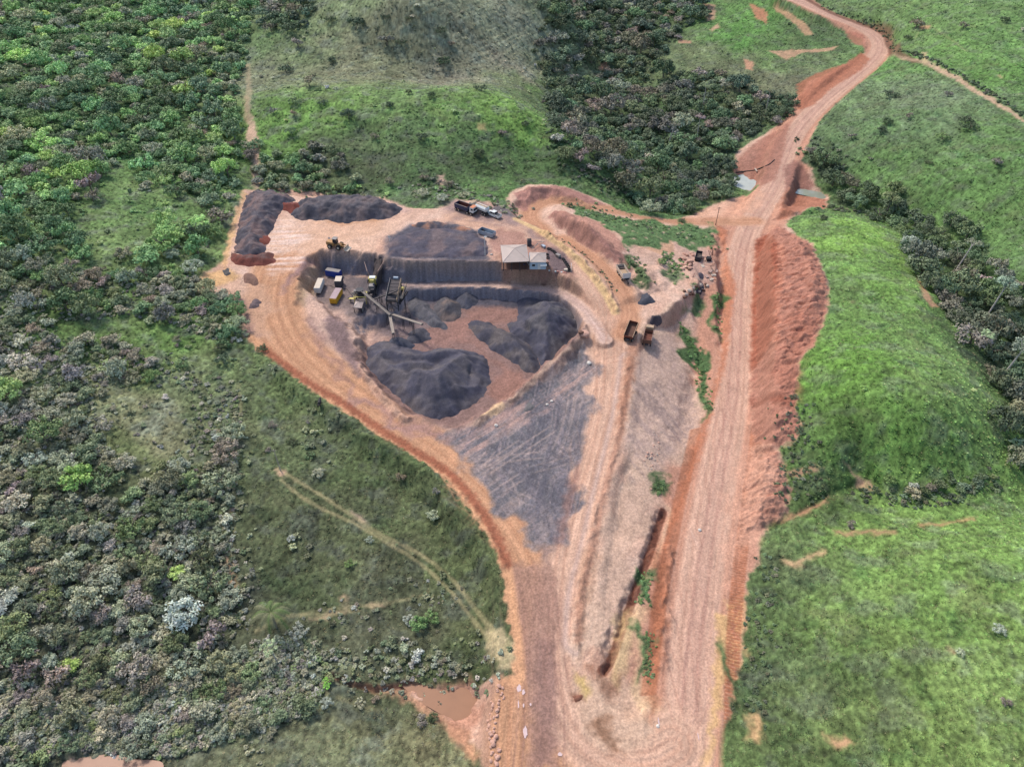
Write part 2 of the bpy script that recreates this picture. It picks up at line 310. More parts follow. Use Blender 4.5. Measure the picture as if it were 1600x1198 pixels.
def _idw(x, y):
    nx = x + fbm(x / 14, y / 14, 3, 51) * 16; ny = y + fbm(x / 14, y / 14, 3, 52) * 16
    C = np.zeros((3,) + x.shape); W = np.zeros(x.shape)
    for s in SP_:
        w = 1 / ((nx - s[0]) ** 2 + (ny - s[1]) ** 2 + 30) ** 1.7; W += w
        for k in range(3): C[k] += w * s[2 + k]
    return tuple(C / W)
COL = np.stack(coarse(_idw, 4), -1)
# pasture: big soft swings, straw patches, fine clumps
n1 = fbm(GX / 9, GY / 9, 4, 61); n2 = fbm(GX / 2.2, GY / 2.2, 3, 62); n3 = fbm(GX / .8, GY / 1.0, 2, 63); n4 = fbm(GX / 26, GY / 26, 3, 64)
COL *= (1.0 + .24 * n1 + .3 * n2 + .4 * n3)[..., None]
terr = fbm(GX / 9, GZ * 1.6 + GX / 30, 3, 67) * sst(190, 250, GY); COL *= (1 + .2 * terr)[..., None]
straw = sst(.12, .5, fbm(GX / 11, GY / 7, 4, 65)) * .55
greybrown = np.array([128, 124, 96.]); COL = COL * (1 - straw[..., None] * .5) + greybrown * straw[..., None] * .5
gp_ = sst(-.02, .35, fbm(GX / 6.5 + 5, GY / 5.5, 5, 68, .6)) * np.where(GX > 45, .42, .62); gl_ = (COL @ np.array([.3, .6, .1], np.float32))[..., None] * np.array([.95, 1.0, .9], np.float32); COL = COL * (1 - gp_[..., None]) + gl_ * gp_[..., None]
dk = sst(.15, .5, fbm(GX / 5, GY / 5, 4, 66)) * .45
COL = COL * (1 - dk[..., None]) + COL * np.array([.62, .72, .72]) * dk[..., None]
VEG = np.ones(GX.shape, np.float32); CLS = np.zeros(GX.shape, np.int8)   # 0 grassland 1 quarry ground 2 dirt road 3 embankment
EARTH_N = 1.03 + .14 * fbm(GX / 3, GY / 3, 4, 71) + .17 * fbm(GX / .7, GY / .7, 2, 72)
RX = GX + fbm(GX / 2.2, GY / 2.2, 3, 23) * 1.3; RY = GY + fbm(GX / 2.2, GY / 2.2, 3, 24) * 1.3
BX = GX + fbm(GX / 7, GY / 7, 4, 25) * 6; BY = GY + fbm(GX / 7, GY / 7, 4, 26) * 6
def mixin(m, rgb, noise=EARTH_N, veg=0.0, cls=None):
    m = np.clip(m, 0, 1); rws = np.nonzero(m.max(1) > .002)[0]
    if len(rws) == 0: return
    cl = np.nonzero(m.max(0) > .002)[0]; sl = (slice(rws[0], rws[-1] + 1), slice(cl[0], cl[-1] + 1))
    mm = m[sl].astype(np.float32); c = np.asarray(rgb, np.float32)
    c = c[None, None, :] * noise[sl][..., None] if c.ndim == 1 else c[sl]
    COL[sl] += (c - COL[sl]) * mm[..., None]
    VEG[sl] += (veg - VEG[sl]) * mm
    if cls is not None: CLS[sl][mm > .5] = cls
def paint(pts, rgb, f=1.2, op=1.0, rag='r', tex=None, veg=0.0, cls=None, ripple=0.0):
    X, Y = {'r': (RX, RY), 'b': (BX, BY), 'n': (GX, GY)}[rag]
    if isinstance(pts, str): pts = pv(pts)
    d = sdf(G(pts), X, Y, 8 + f)
    m = (1 - sst(-f * .5, f * .5, d)) * op
    if tex is not None: m = m * tex
    mixin(m, rgb, veg=veg, cls=cls); return m
LINES = {}
def flow(name, pts, lim):
    L = smooth_line([p[:2] for p in pts], 3); P = G(L); LINES[name] = line_field(P, GX, GY, lim); return LINES[name]
def streaks(C, S, a=1.1, b=.035, seed=0, bend=.6):
    cc = C + bend * fbm(S / 14, C / 14, 2, seed + 5)
    return fbm(cc * a, S * b, 4, seed, .62)

# the bare laterite of the workings
OUT = pv("380,297 430,295 500,300 560,306 600,309 632,322 665,326 700,321 712,311 745,313 775,318 799,331 790,312 800,298 825,289 870,289 915,303 935,312 962,327 985,334 1030,341 1062,344 1090,333 1110,322 1160,306 1192,292 1150,284 1145,258 1152,236 1185,215 1215,196 1240,172 1236,160 1255,143 1262,128 1290,117 1330,96 1352,82 1348,62 1320,48 1290,28 1255,12 1218,-4 1262,-4 1300,20 1345,38 1380,52 1390,75 1382,95 1345,118 1310,150 1280,187 1262,225 1252,252 1268,262 1275,290 1296,307 1290,325 1236,340 1228,350 1246,369 1270,380 1285,420 1295,450 1290,490 1270,540 1250,560 1246,600 1243,640 1253,660 1245,685 1217,700 1222,722 1232,760 1232,800 1197,825 1185,850 1182,880 1165,912 1166,960 1160,1000 1152,1050 1141,1082 1136,1120 1120,1150 1113,1198 1110,1260 750,1260 755,1198 750,1172 725,1140 690,1118 655,1095 620,1072 700,1076 722,1070 760,1064 806,1058 802,1000 795,950 789,900 775,860 745,805 716,768 690,740 650,712 600,682 560,655 500,616 460,587 430,560 405,548 388,525 372,492 345,460 300,452 318,428 345,412 354,388 365,342 374,312")
paint(OUT, (214, 170, 150), f=1.5, cls=1)
base = fbm(GX / 9, GY / 9, 4, 75)
m0 = 1 - VEG
mixin(m0 * sst(-.1, .45, base) * .5, (228, 192, 176)); mixin(m0 * sst(.1, .6, -base) * .4, (190, 136, 114))
# main road corridor
D, C, S, _ = flow('main', MAIN, 30)
corr = (1 - sst(9.5, 13, np.abs(D))) * m0
mixin(corr * .7, (190, 126, 102), cls=None)
st = streaks(C, S, 1.0, .03, 81)
roadm = 1 - sst(4.6, 6.2, D + .5 * fbm(GX / 4, GY / 4, 2, 82))
rc = np.array([218, 170, 148.])[None, None] * (1 + .10 * st + .11 * streaks(C, S, 2.6, .02, 86, .3) + .09 * fbm(GX / 3, GY / 5, 4, 87) + .09 * n3)[..., None]
mixin(roadm, rc, cls=2)
for off, w, op, col in ((-1.3, .45, .5, (172, 124, 110)), (1.0, .4, .45, (172, 124, 110)), (2.4, .3, .25, (180, 130, 110)), (-2.8, .3, .25, (180, 130, 110)), (0, 1.8, .18, (178, 132, 124))):
    mm = np.exp(-((C - off - .5 * fbm(S / 20, S * 0 + off, 2, 83)) / w) ** 2) * op * roadm * (1 + .8 * fbm(S / 6, C, 2, 84))
    mixin(np.clip(mm, 0, 1), col)
mixin(roadm * sst(3.6, 5.0, np.abs(C)) * .55, (190, 122, 96))
mixin(roadm * sst(330, 400, S) * .0, (190, 122, 96))
# work roads on the left and right of the triangle
for nm, pts, hw, lim, rgb, seed in (('left', [(560,352),(500,365),(455,395),(432,430)] + LEFT[2:], 8.0, 22, (212, 154, 118), 91), ('work', WORK[1:], 6.0, 18, (222, 174, 150), 92), ('loop', LOOP, 3.6, 12, (210, 152, 120), 93), ('path', PATH, 1.8, 6, (220, 186, 176), 94)):
    D, C, S, _ = flow(nm, pts, lim)
    m = 1 - sst(hw - 2.0, hw + 1.2, D + 1.3 * fbm(GX / 6, GY / 6, 3, seed + 3)); m = m * np.clip((1 - VEG) * 1.2, 0, 1)
    mixin(m, np.array(rgb, float)[None, None] * (1 + .13 * streaks(C, S, .9, .03, seed) + .10 * fbm(GX / 3, GY / 4, 4, seed + 60) + .14 * streaks(C, S, 2.4, .02, seed + 40, .3) + .07 * n3)[..., None], cls=2)
    for off in (-hw * .45, -hw * .15, hw * .2, hw * .5):
        mixin(np.exp(-((C - off - .8 * fbm(S / 18, S * 0 + off, 2, seed)) / .4) ** 2) * .4 * m, np.array(rgb) * np.array([.84, .78, .76]))
# the damp dark lower run of the left road
for pl, op, rgb in (("800,880 860,880 880,960 868,1010 870,1100 868,1198 828,1198 826,1100 818,1020 806,950", .75, (168, 126, 112)), ("838,1000 866,1000 868,1200 838,1200", .5, (140, 104, 100)), ("818,1020 830,1010 838,1200 820,1200", .3, (150, 112, 104))):
    paint(pl, rgb, f=2.0, op=op, rag='r')
D, C, S, _ = LINES['left']
mixin(np.clip((1 - sst(6, 10, D)) * sst(.0, .45, streaks(C, S, 1.4, .03, 99)) * sst(150, 200, S), 0, 1) * .55, (150, 110, 100))
# roads fan and dark triangle of ore fines
tri = TRI_PX = pv("905,548 928,556 925,600 918,640 912,690 902,735 893,790 878,850 853,862 835,848 812,822 790,795 765,768 742,740 715,715 692,690 712,672 760,648 800,620 850,588")
m = paint(tri, (110, 106, 114), f=3, rag='b', cls=1)
def lens(ax, ay, bx, by): return gp(ax, ay), gp(bx, by)
def dirstreak(a, b, fa, fb, seed):     # streaks that run along the photo direction a-b on the ground
    (x0, y0), (x1, y1) = gp(*a), gp(*b); L = math.hypot(x1 - x0, y1 - y0); ex, ey = (x1 - x0) / L, (y1 - y0) / L
    s = (GX - x0) * ex + (GY - y0) * ey; c = (GX - x0) * ey - (GY - y0) * ex
    return fbm((c + .9 * fbm(s / 12, c / 12, 2, seed + 1)) * fa, s * fb, 4, seed, .65)
sA = dirstreak((720, 680), (900, 560), .6, .06, 101); sB = dirstreak((870, 860), (905, 640), .9, .04, 102); sC = dirstreak((760, 700), (850, 860), .9, .05, 103)
big = fbm(GX / 12, GY / 12, 3, 104)
mixin(m * sst(-.2, .5, sA + big * .6) * .58, (192, 162, 156)); mixin(m * sst(-.1, .45, sB - big * .5) * .65, (98, 94, 108)); mixin(m * sst(.0, .4, sC) * .35, (164, 140, 142))
sD = dirstreak((730, 700), (852, 862), 2.0, .025, 105); sE = dirstreak((900, 620), (858, 862), 2.2, .025, 106); wD = sst(-.2, .2, big)
mixin(m * sst(.05, .45, sD) * wD * .6, (186, 160, 160)); mixin(m * sst(.05, .45, -sD) * wD * .5, (84, 82, 94)); mixin(m * sst(.05, .45, sE) * (1 - wD) * .6, (176, 152, 154)); mixin(m * sst(.05, .45, -sE) * (1 - wD) * .5, (80, 78, 92))
paint("700,690 720,672 800,632 880,590 915,575 905,600 860,640 800,672 760,700 720,712", (198, 152, 140), f=4, op=.7, rag='b', tex=sst(-.25, .3, sA))
paint("900,640 915,640 908,700 900,740 890,800 876,850 862,850 880,780 890,720", (92, 88, 102), f=2, op=.7, tex=sst(-.3, .25, sB))
paint("760,700 800,720 880,700 885,780 870,820 850,840 820,800 780,760", (110, 104, 116), f=5, op=.55, rag='b', tex=sst(-.25, .3, sC))
paint("885,760 905,722 905,735 893,800 880,850 868,850", (156, 104, 92), f=2, op=.5)
paint("842,850 868,855 855,880 848,872", (128, 108, 112), f=2, op=.6)
def tracks(area, n, L, wd, op, rgb, seed, curl=.05, head=None):
    rq = np.random.default_rng(seed); A = np.array(G(pv(area))); lo, hi = A.min(0), A.max(0); acc = np.zeros(GX.shape, np.float32); k = 0
    while k < n:
        p = rq.uniform(lo, hi)
        if sdf(A, np.array([p[0]]), np.array([p[1]]))[0] > 0: continue
        a = (rq.uniform(0, 6.28) if head is None else head + rq.normal(0, .25)); cu = rq.normal(0, curl); P = []
        for i in range(10): P.append((p[0], p[1])); p = p + np.array([math.cos(a), math.sin(a)]) * L / 10; a += cu
        D, C, S, E = line_field(P, GX, GY, 3.0); acc = np.maximum(acc, np.where(D < 3, np.exp(-((np.abs(C) - .95) / wd) ** 2), 0) * sst(0, 3, S) * (1 - sst(L - 3, L, S)) * rq.uniform(.4, 1)); k += 1
    ins_ = 1 - sst(-2, 2, sdf(A, GX, GY)); mixin(acc * ins_ * op, rgb)
tracks("740,720 905,560 905,700 860,840", 26, 30, .22, .5, (84, 80, 92), 1, .04); tracks("740,720 905,560 905,700 860,840", 16, 30, .22, .45, (206, 172, 160), 2, .05)
tracks("430,345 600,345 590,395 430,440", 26, 26, .25, .45, (186, 128, 100), 3, .09); tracks("430,345 600,345 590,395 430,440", 12, 26, .25, .5, (234, 200, 184), 4, .09)
tracks("930,470 1000,490 970,600 900,640", 18, 24, .22, .45, (182, 128, 104), 5, .08); tracks("870,900 960,1000 900,1190 800,1190 800,900", 22, 30, .18, .45, (150, 108, 96), 6, .02, R(92)); tracks("1040,900 1130,900 1110,1198 1010,1198", 20, 30, .18, .35, (176, 124, 106), 7, .02, R(86))
tracks("1120,380 1200,380 1160,640 1090,900 1060,900 1120,600", 34, 34, .16, .4, (176, 122, 104), 12, .03, R(88)); tracks("1120,380 1200,380 1160,640 1090,900 1060,900 1120,600", 14, 30, .16, .4, (238, 200, 186), 13, .04, R(88)); tracks("420,400 470,400 480,560 700,720 820,860 780,860 600,680 430,560", 40, 26, .2, .4, (176, 122, 96), 14, .05); tracks("1060,300 1200,290 1190,345 1080,345", 12, 24, .3, .4, (186, 130, 106), 8, .06); tracks("590,520 760,500 790,600 700,650", 10, 16, .25, .45, (130, 92, 78), 9, .12); tracks("480,470 600,490 600,540 520,540", 12, 16, .22, .4, (180, 136, 118), 10, .08); tracks("885,700 960,560 970,600 900,900", 12, 30, .2, .35, (190, 140, 116), 11, .02, R(80))
# pit floor round the stockpiles, crusher floor
m = paint([p for p in PIT], (142, 110, 106), f=2.5, rag='r', cls=1)
for pl, rgb, op in (("690,520 725,490 790,466 812,466 806,500 770,500 735,520 745,545 775,560 800,580 830,590 790,630 768,610 770,575 745,545", (156, 112, 102), .75), ("700,500 730,500 740,520 760,545 690,540 640,530 660,520", (160, 116, 106), .6), ("600,505 690,470 700,500 650,530 590,530", (128, 112, 116), .7), ("640,655 700,665 745,640 765,620 740,650 700,675 660,668", (150, 118, 112), .7),("770,590 800,575 835,590 800,625 775,622", (160, 114, 102), .7)):
    paint(pl, rgb, f=4, op=op, rag='b')
m = paint(CRUSH, (134, 116, 116), f=3, rag='b', cls=1)
paint("548,425 603,440 640,448 700,452 655,500 600,515 560,505 552,470", (96, 90, 100), f=5, op=.75, rag='b')
paint("470,470 520,478 545,500 590,505 600,530 566,545 540,540 500,505", (214, 172, 154), f=5, op=.85, rag='b')
paint("507,498 530,492 545,520 560,560 575,590 560,590 530,550 510,520", (124, 100, 104), f=2.5, op=.8, rag='r')
paint("480,500 495,500 520,560 548,605 530,600 495,550", (150, 112, 108), f=3, op=.55, rag='b')
paint("548,600 600,640 650,665 700,685 690,692 620,665 570,630", (160, 122, 124), f=3, op=.7, rag='b')
# faces of the terraces
paint("505,401 583,399 584,420 590,430 545,426 508,420", (96, 92, 104), f=2.2, rag='r', cls=3, ripple=1)
paint("600,407 640,409 700,411 762,411 780,418 782,440 700,442 602,442 596,425", (100, 94, 106), f=2, rag='r', cls=3)
paint("690,412 778,414 783,440 690,441", (134, 110, 106), f=8, op=.75, rag='r')
paint("583,398 600,400 606,440 590,442 580,420", (66, 62, 70), f=2, rag='r', cls=3)
paint("640,455 700,456 790,455 860,460 885,470 700,474 640,476", (88, 84, 98), f=3, rag='r', cls=3)
paint("782,424 850,432 885,432 892,425 905,445 908,465 870,450 800,443 780,441", (166, 130, 112), f=2, op=.9, rag='r', cls=3)
paint("768,392 782,420 792,440 775,440 765,420 755,392", (190, 146, 132), f=3, op=.5)
paint("478,420 500,404 506,420 490,450 475,478 465,470 470,440", (176, 148, 116), f=3, op=.7, rag='r', cls=3)
D, C, S, _ = flow('rim', RIM, 6)
mixin((1 - sst(.3, 1.1, D + .5 * fbm(GX, GY, 2, 8))) * .55, (200, 164, 140))
D, C, S, _ = flow('rim2', pv('563,570 580,598 605,630 635,655'), 6)
mixin((1 - sst(.4, 1.3, D)) * .7, (214, 168, 146))
paint('750,650 775,628 788,634 770,650', (222, 180, 142), f=1.2)
# upper yard
paint("425,340 520,345 560,352 600,345 640,335 600,372 583,398 520,392 480,390 440,400 415,385 415,365", (224, 180, 156), f=6, op=.75, rag='b')
s5 = dirstreak((430, 375), (620, 365), .7, .05, 111)
paint("415,345 480,350 470,420 430,430 400,400 412,380", (234, 200, 190), f=6, op=.85, rag='b', tex=sst(-.3, .3, s5))
paint("605,372 640,352 700,348 745,360 762,385 760,408 700,409 604,404", (92, 88, 102), f=3, rag='r')
paint("782,352 830,375 886,395 893,425 880,432 780,424 762,380", (166, 118, 108), f=3, op=.7, rag='b')
paint("856,385 886,398 892,424 862,424 852,400", (116, 98, 104), f=2, op=.9, rag='r')
paint("705,316 745,314 800,333 850,366 880,392 850,378 800,352 740,342 700,335 690,325", (132, 110, 116), f=5, op=.65, rag='b')
paint("775,318 800,333 806,340 770,328", (92, 90, 98), f=2, op=.8)
paint("560,306 632,320 640,330 600,335", (200, 160, 152), f=3, op=.7)
paint("500,404 480,404 445,440 440,460 455,440 480,418", (150, 116, 120), f=2.5, op=.8, rag='r')
paint("380,297 374,320 362,350 352,390 345,415 352,420 362,385 372,340 386,305", (224, 176, 124), f=1.5, op=.8, rag='r')
paint("345,410 300,450 345,460 372,490 388,525 410,540 430,500 420,450 400,440 380,435", (206, 162, 138), f=4, op=.6, rag='b')
paint("318,428 300,452 345,446 375,430 352,420", (226, 174, 112), f=2, op=.7, rag='r')
paint("360,470 385,465 400,520 385,525", (170, 130, 122), f=4, op=.7, rag='b')
# left road verge: pale outer lip, dark red gully line
D, C, S, _ = flow('lip', pv("388,528 405,549 430,562 460,588 500,617 560,656 600,683 650,713 690,741 716,769 745,806 775,861 789,901 795,951 802,1001 806,1058"), 12)
mixin((1 - sst(1.0, 2.2, D)) * (1 - VEG), (218, 158, 118))
D, C, S, _ = flow('red', pv("412,545 440,566 480,596 540,632 600,675 650,706 700,738 735,775 770,828 792,880"), 8)
mixin((1 - sst(.3, 1.7, D + .8 * fbm(GX, GY, 2, 5))) * .75, (150, 80, 60))
# strip between the two roads
paint("985,560 1010,500 1060,470 1050,520 1060,560 1100,620 1095,680 1040,730 1025,790 985,880 960,1000 905,1040 905,950 935,860 965,740", (214, 178, 156), f=3, op=.75, rag='b')
paint("985,560 1010,520 1050,520 1062,560 1090,620 1090,680 1040,715 985,720 975,680 990,620", (186, 154, 144), f=3, op=.75, rag='r', cls=3, tex=.6 + .4 * sst(-.3, .3, fbm(GX / 2, GY / 2, 4, 122)))
s6 = dirstreak((985, 600), (1060, 690), .5, .05, 121)
paint("985,600 1050,600 1080,680 1030,740 980,760", (140, 120, 122), f=3, op=.4, tex=sst(-.1, .3, s6))
paint("960,770 1020,745 1035,800 1000,870 960,1000 930,1000 935,860", (200, 160, 140), f=3, op=.6, rag='b')
paint("1045,480 1058,470 1065,500 1060,540 1050,510", (176, 140, 122), f=2, op=.6)
paint("1118,350 1135,360 1128,450 1125,560 1108,640 1085,700 1050,800 1030,860 1040,860 1075,760 1100,690 1135,560 1150,450", (196, 116, 84), f=2, op=.75, rag='r', cls=3)
D, C, S, _ = flow('ditch', pv("1036,800 1020,850 1000,905 980,960 963,1010 950,1042 940,1050"), 5)
mixin(1 - sst(.6, 1.05, D + .2 * n3), (112, 66, 54))
mixin(np.exp(-((C + 1.6) / .5) ** 2) * (D < 4) * .6, (214, 172, 140))
paint("905,860 925,850 938,870 925,930 910,1000 905,1030 900,960", (188, 142, 116), f=1.5, op=.5)
D, C, S, _ = flow('berm', pv("985,560 978,620 962,700 942,780 925,860 908,930 904,1000"), 6)
mixin((1 - sst(.2, 1.2, D + .6 * fbm(GX / 1.3, GY / 1.3, 2, 6))) * .6, (170, 118, 98))
mixin(np.exp(-((C - 2.4) / .6) ** 2) * (D < 5) * .55, (196, 166, 160))
paint("985,520 1000,540 985,620 970,690 965,640 975,580", (176, 120, 96), f=2, op=.7)
# island at the foot
paint("895,1060 940,1060 1000,1070 1020,1120 1025,1150 985,1175 945,1175 915,1150 900,1110", (208, 170, 146), f=3, op=.8, rag='r')
paint("930,1120 950,1115 962,1140 955,1165 938,1155", (126, 84, 62), f=3, op=.7, rag='b')
paint("893,1080 908,1082 912,1094 896,1100", (150, 104, 84), f=1.5, op=.9)
paint("897,1050 912,1055 925,1080 915,1092 905,1070", (212, 176, 110), f=1.5, op=.9)
paint("925,1040 950,1040 955,1080 930,1075", (150, 100, 78), f=3, op=.7, rag='b')
paint("985,950 1005,948 1022,1000 1025,1120 1000,1120 990,1050", (216, 178, 136), f=3, op=.6, rag='b')
paint("960,960 985,950 985,1040 965,1075 955,1060", (206, 172, 120), f=2, op=.6)
paint("1020,860 1040,862 1040,960 1024,1100 1018,1130 1015,1010", (150, 84, 56), f=2.5, op=.6, rag='r')
# right verge of the main road: yellow strip, striped cut
paint("1122,960 1140,960 1136,1050 1122,1130 1108,1198 1100,1198 1112,1100 1118,1020", (214, 168, 116), f=1.5, op=.9, rag='r')
paint("1135,940 1165,930 1160,1000 1152,1050 1140,1080 1134,1060 1140,990", (222, 176, 120), f=2, op=.8, rag='r', tex=sst(-.4, .2, fbm(GX / 1.6, GY / 1.6, 3, 7)))
D, C, S, _ = LINES['main']
mixin(sst(5.4, 5.9, -C) * (1 - sst(8.0, 8.6, -C)) * (GY < 128) * (1 - VEG) * (.6 + .35 * np.sin(S * 9)), (168, 96, 66), cls=3)
mixin(sst(5.4, 5.9, C) * (1 - sst(8.0, 8.6, C)) * (GY < 128) * (GY > 60) * (1 - VEG) * .5, (168, 96, 66), cls=3)
# red spoil
paint(SPOIL1, (182, 122, 104), f=1.5, rag='r', cls=3); paint(SPOIL2, (190, 132, 112), f=1.5, rag='r', cls=3)
paint("1180,375 1200,366 1216,380 1220,430 1214,520 1190,560 1172,580 1176,480", (164, 88, 66), f=2, op=.85, rag='r')
paint("1216,380 1225,380 1222,470 1216,540 1208,540 1212,450", (198, 128, 104), f=1.2, op=.8)
g = sst(.0, .3, fbm(GX / 3.5, GY / 1.0, 4, 131, .65))
paint("1216,380 1262,384 1280,430 1262,510 1225,560 1180,640 1200,690 1225,760 1190,815 1165,800", (136, 74, 58), f=3, op=.6, tex=g); g2 = sst(.1, .35, fbm(GX / 1.6, GY / .8, 3, 132)); paint("1216,380 1262,384 1280,430 1262,510 1225,560 1180,640 1200,690 1225,760 1190,815 1165,800", (214, 146, 122), f=3, op=.45, tex=g2)
paint("1235,500 1280,480 1268,540 1248,556 1240,640 1215,640 1225,560", (176, 108, 88), f=4, op=.5, rag='b')
paint("1165,700 1200,700 1215,740 1180,830 1150,900 1125,930 1130,860 1150,760", (214, 158, 134), f=4, op=.7, rag='b')
paint("1175,622 1245,628 1240,640 1180,636", (128, 66, 50), f=2, op=.5)
# loop spoil, far cuts
paint("802,300 825,291 870,290 915,304 950,322 900,310 860,306 832,316 822,330 808,325", (168, 116, 108), f=1.5, op=.9, rag='r', cls=3)
paint("866,330 900,342 935,364 975,398 988,425 962,412 915,385 872,354 856,340", (156, 106, 98), f=1.5, op=.9, rag='r', cls=3)
paint("868,332 905,336 940,348 965,372 980,392 960,390 930,362 900,345", (190, 134, 118), f=1.5, op=.9, rag='r', cls=3)
D, C, S, _ = flow('yl', pv("806,342 850,364 885,388 915,418 940,450 962,485"), 6)
mixin((1 - sst(.6, 1.6, D)) * .85, (222, 182, 128))
paint("1245,132 1270,118 1320,100 1345,82 1360,92 1345,110 1300,138 1270,165 1248,172", (178, 106, 80), f=2, op=.8, rag='r', cls=3)
paint("1320,48 1350,55 1352,75 1335,70", (176, 110, 92), f=2, op=.8, cls=3)
D, C, S, _ = flow('cutline', pv("1262,0 1300,21 1345,38 1382,52 1393,78 1430,96"), 6)
mixin((1 - sst(1.0, 2.6, D)) * .7, (112, 74, 60))
paint("1145,262 1160,240 1190,216 1235,190 1225,235 1212,280 1190,290 1170,275 1150,280", (164, 108, 92), f=2.5, op=.8, rag='r', cls=3)
paint("1225,262 1240,250 1256,262 1275,290 1240,292 1228,300", (148, 100, 90), f=2, op=.8, rag='r', cls=3)
paint("1225,305 1245,296 1292,312 1290,325 1236,338 1215,345", (172, 104, 80), f=2, op=.8, rag='r', cls=3)
paint("1100,325 1160,306 1195,300 1180,330 1150,342 1110,340 1070,345", (222, 164, 136), f=3, op=.6, rag='b')
# steep faces inside the workings: mauve grey behind the pit, paler and browner upwards, brown elsewhere
gy_, gx_ = np.gradient(GZ); sl_ = np.hypot(gx_ / np.maximum(np.gradient(GX, axis=1), .05), gy_ / np.maximum(np.gradient(GY, axis=0), .05))
steep = sst(.55, 1.0, sl_) * np.clip(1 - VEG, 0, 1)
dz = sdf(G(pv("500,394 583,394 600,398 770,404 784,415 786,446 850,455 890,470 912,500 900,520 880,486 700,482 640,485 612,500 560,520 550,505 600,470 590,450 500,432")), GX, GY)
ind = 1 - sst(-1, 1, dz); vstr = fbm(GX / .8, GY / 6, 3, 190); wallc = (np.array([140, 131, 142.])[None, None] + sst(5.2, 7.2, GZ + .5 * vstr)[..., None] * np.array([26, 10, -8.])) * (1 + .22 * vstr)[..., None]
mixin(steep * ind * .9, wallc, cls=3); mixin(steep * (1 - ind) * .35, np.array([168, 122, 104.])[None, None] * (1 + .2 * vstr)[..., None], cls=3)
lip = sst(.25, .5, sl_) * (1 - sst(.5, .8, sl_)) * ind * np.clip(1 - VEG, 0, 1); mixin(lip * .35, (136, 116, 114))
# green islands inside the workings
GREEN = [("884,318 930,329 990,343 1050,347 1115,352 1116,388 1085,388 1050,380 1010,385 985,392 965,370 935,347 900,335", (92, 132, 66)), ("1118,452 1127,455 1127,500 1122,526 1114,505", (82, 124, 56)),
         ("1062,500 1078,520 1100,560 1110,610 1104,660 1095,640 1090,590 1068,560", (78, 116, 56)), ("1022,745 1045,740 1048,760 1040,772 1022,768", (74, 106, 54)), ("1000,892 1020,890 1015,925 1008,948 990,935", (86, 124, 62)),
         ("1002,980 1020,985 1018,1050 1010,1075 1006,1040", (84, 118, 60)), ("1080,440 1100,470 1090,500 1075,490 1072,455", (96, 126, 66)), ("975,400 990,405 1010,430 1000,450 990,440", (88, 110, 62)), ("1040,400 1062,420 1056,440 1040,430", (104, 124, 76)), ("1135,1010 1146,1010 1150,1060 1175,1100 1140,1075", (84, 116, 58))]
for pl, rgb in GREEN:
    lg = .3 * rgb[0] + .6 * rgb[1] + .1 * rgb[2]; rgb = tuple(lg + (v - lg) * .65 for v in rgb)
    paint(pl, np.ones(GX.shape + (3,)) * rgb * (1 + .22 * n2 + .2 * n3)[..., None], f=2, rag='b', veg=1.0, cls=0, tex=sst(-.55, -.25, fbm(GX / 3, GY / 3, 3, 141)))
for pl, rgb in (("1010,388 1050,378 1060,392 1030,400", (206, 156, 124)), ("1060,388 1085,392 1118,394 1120,430 1090,440 1065,415", (194, 152, 138))): paint(pl, rgb, f=2, op=.85, rag='b')
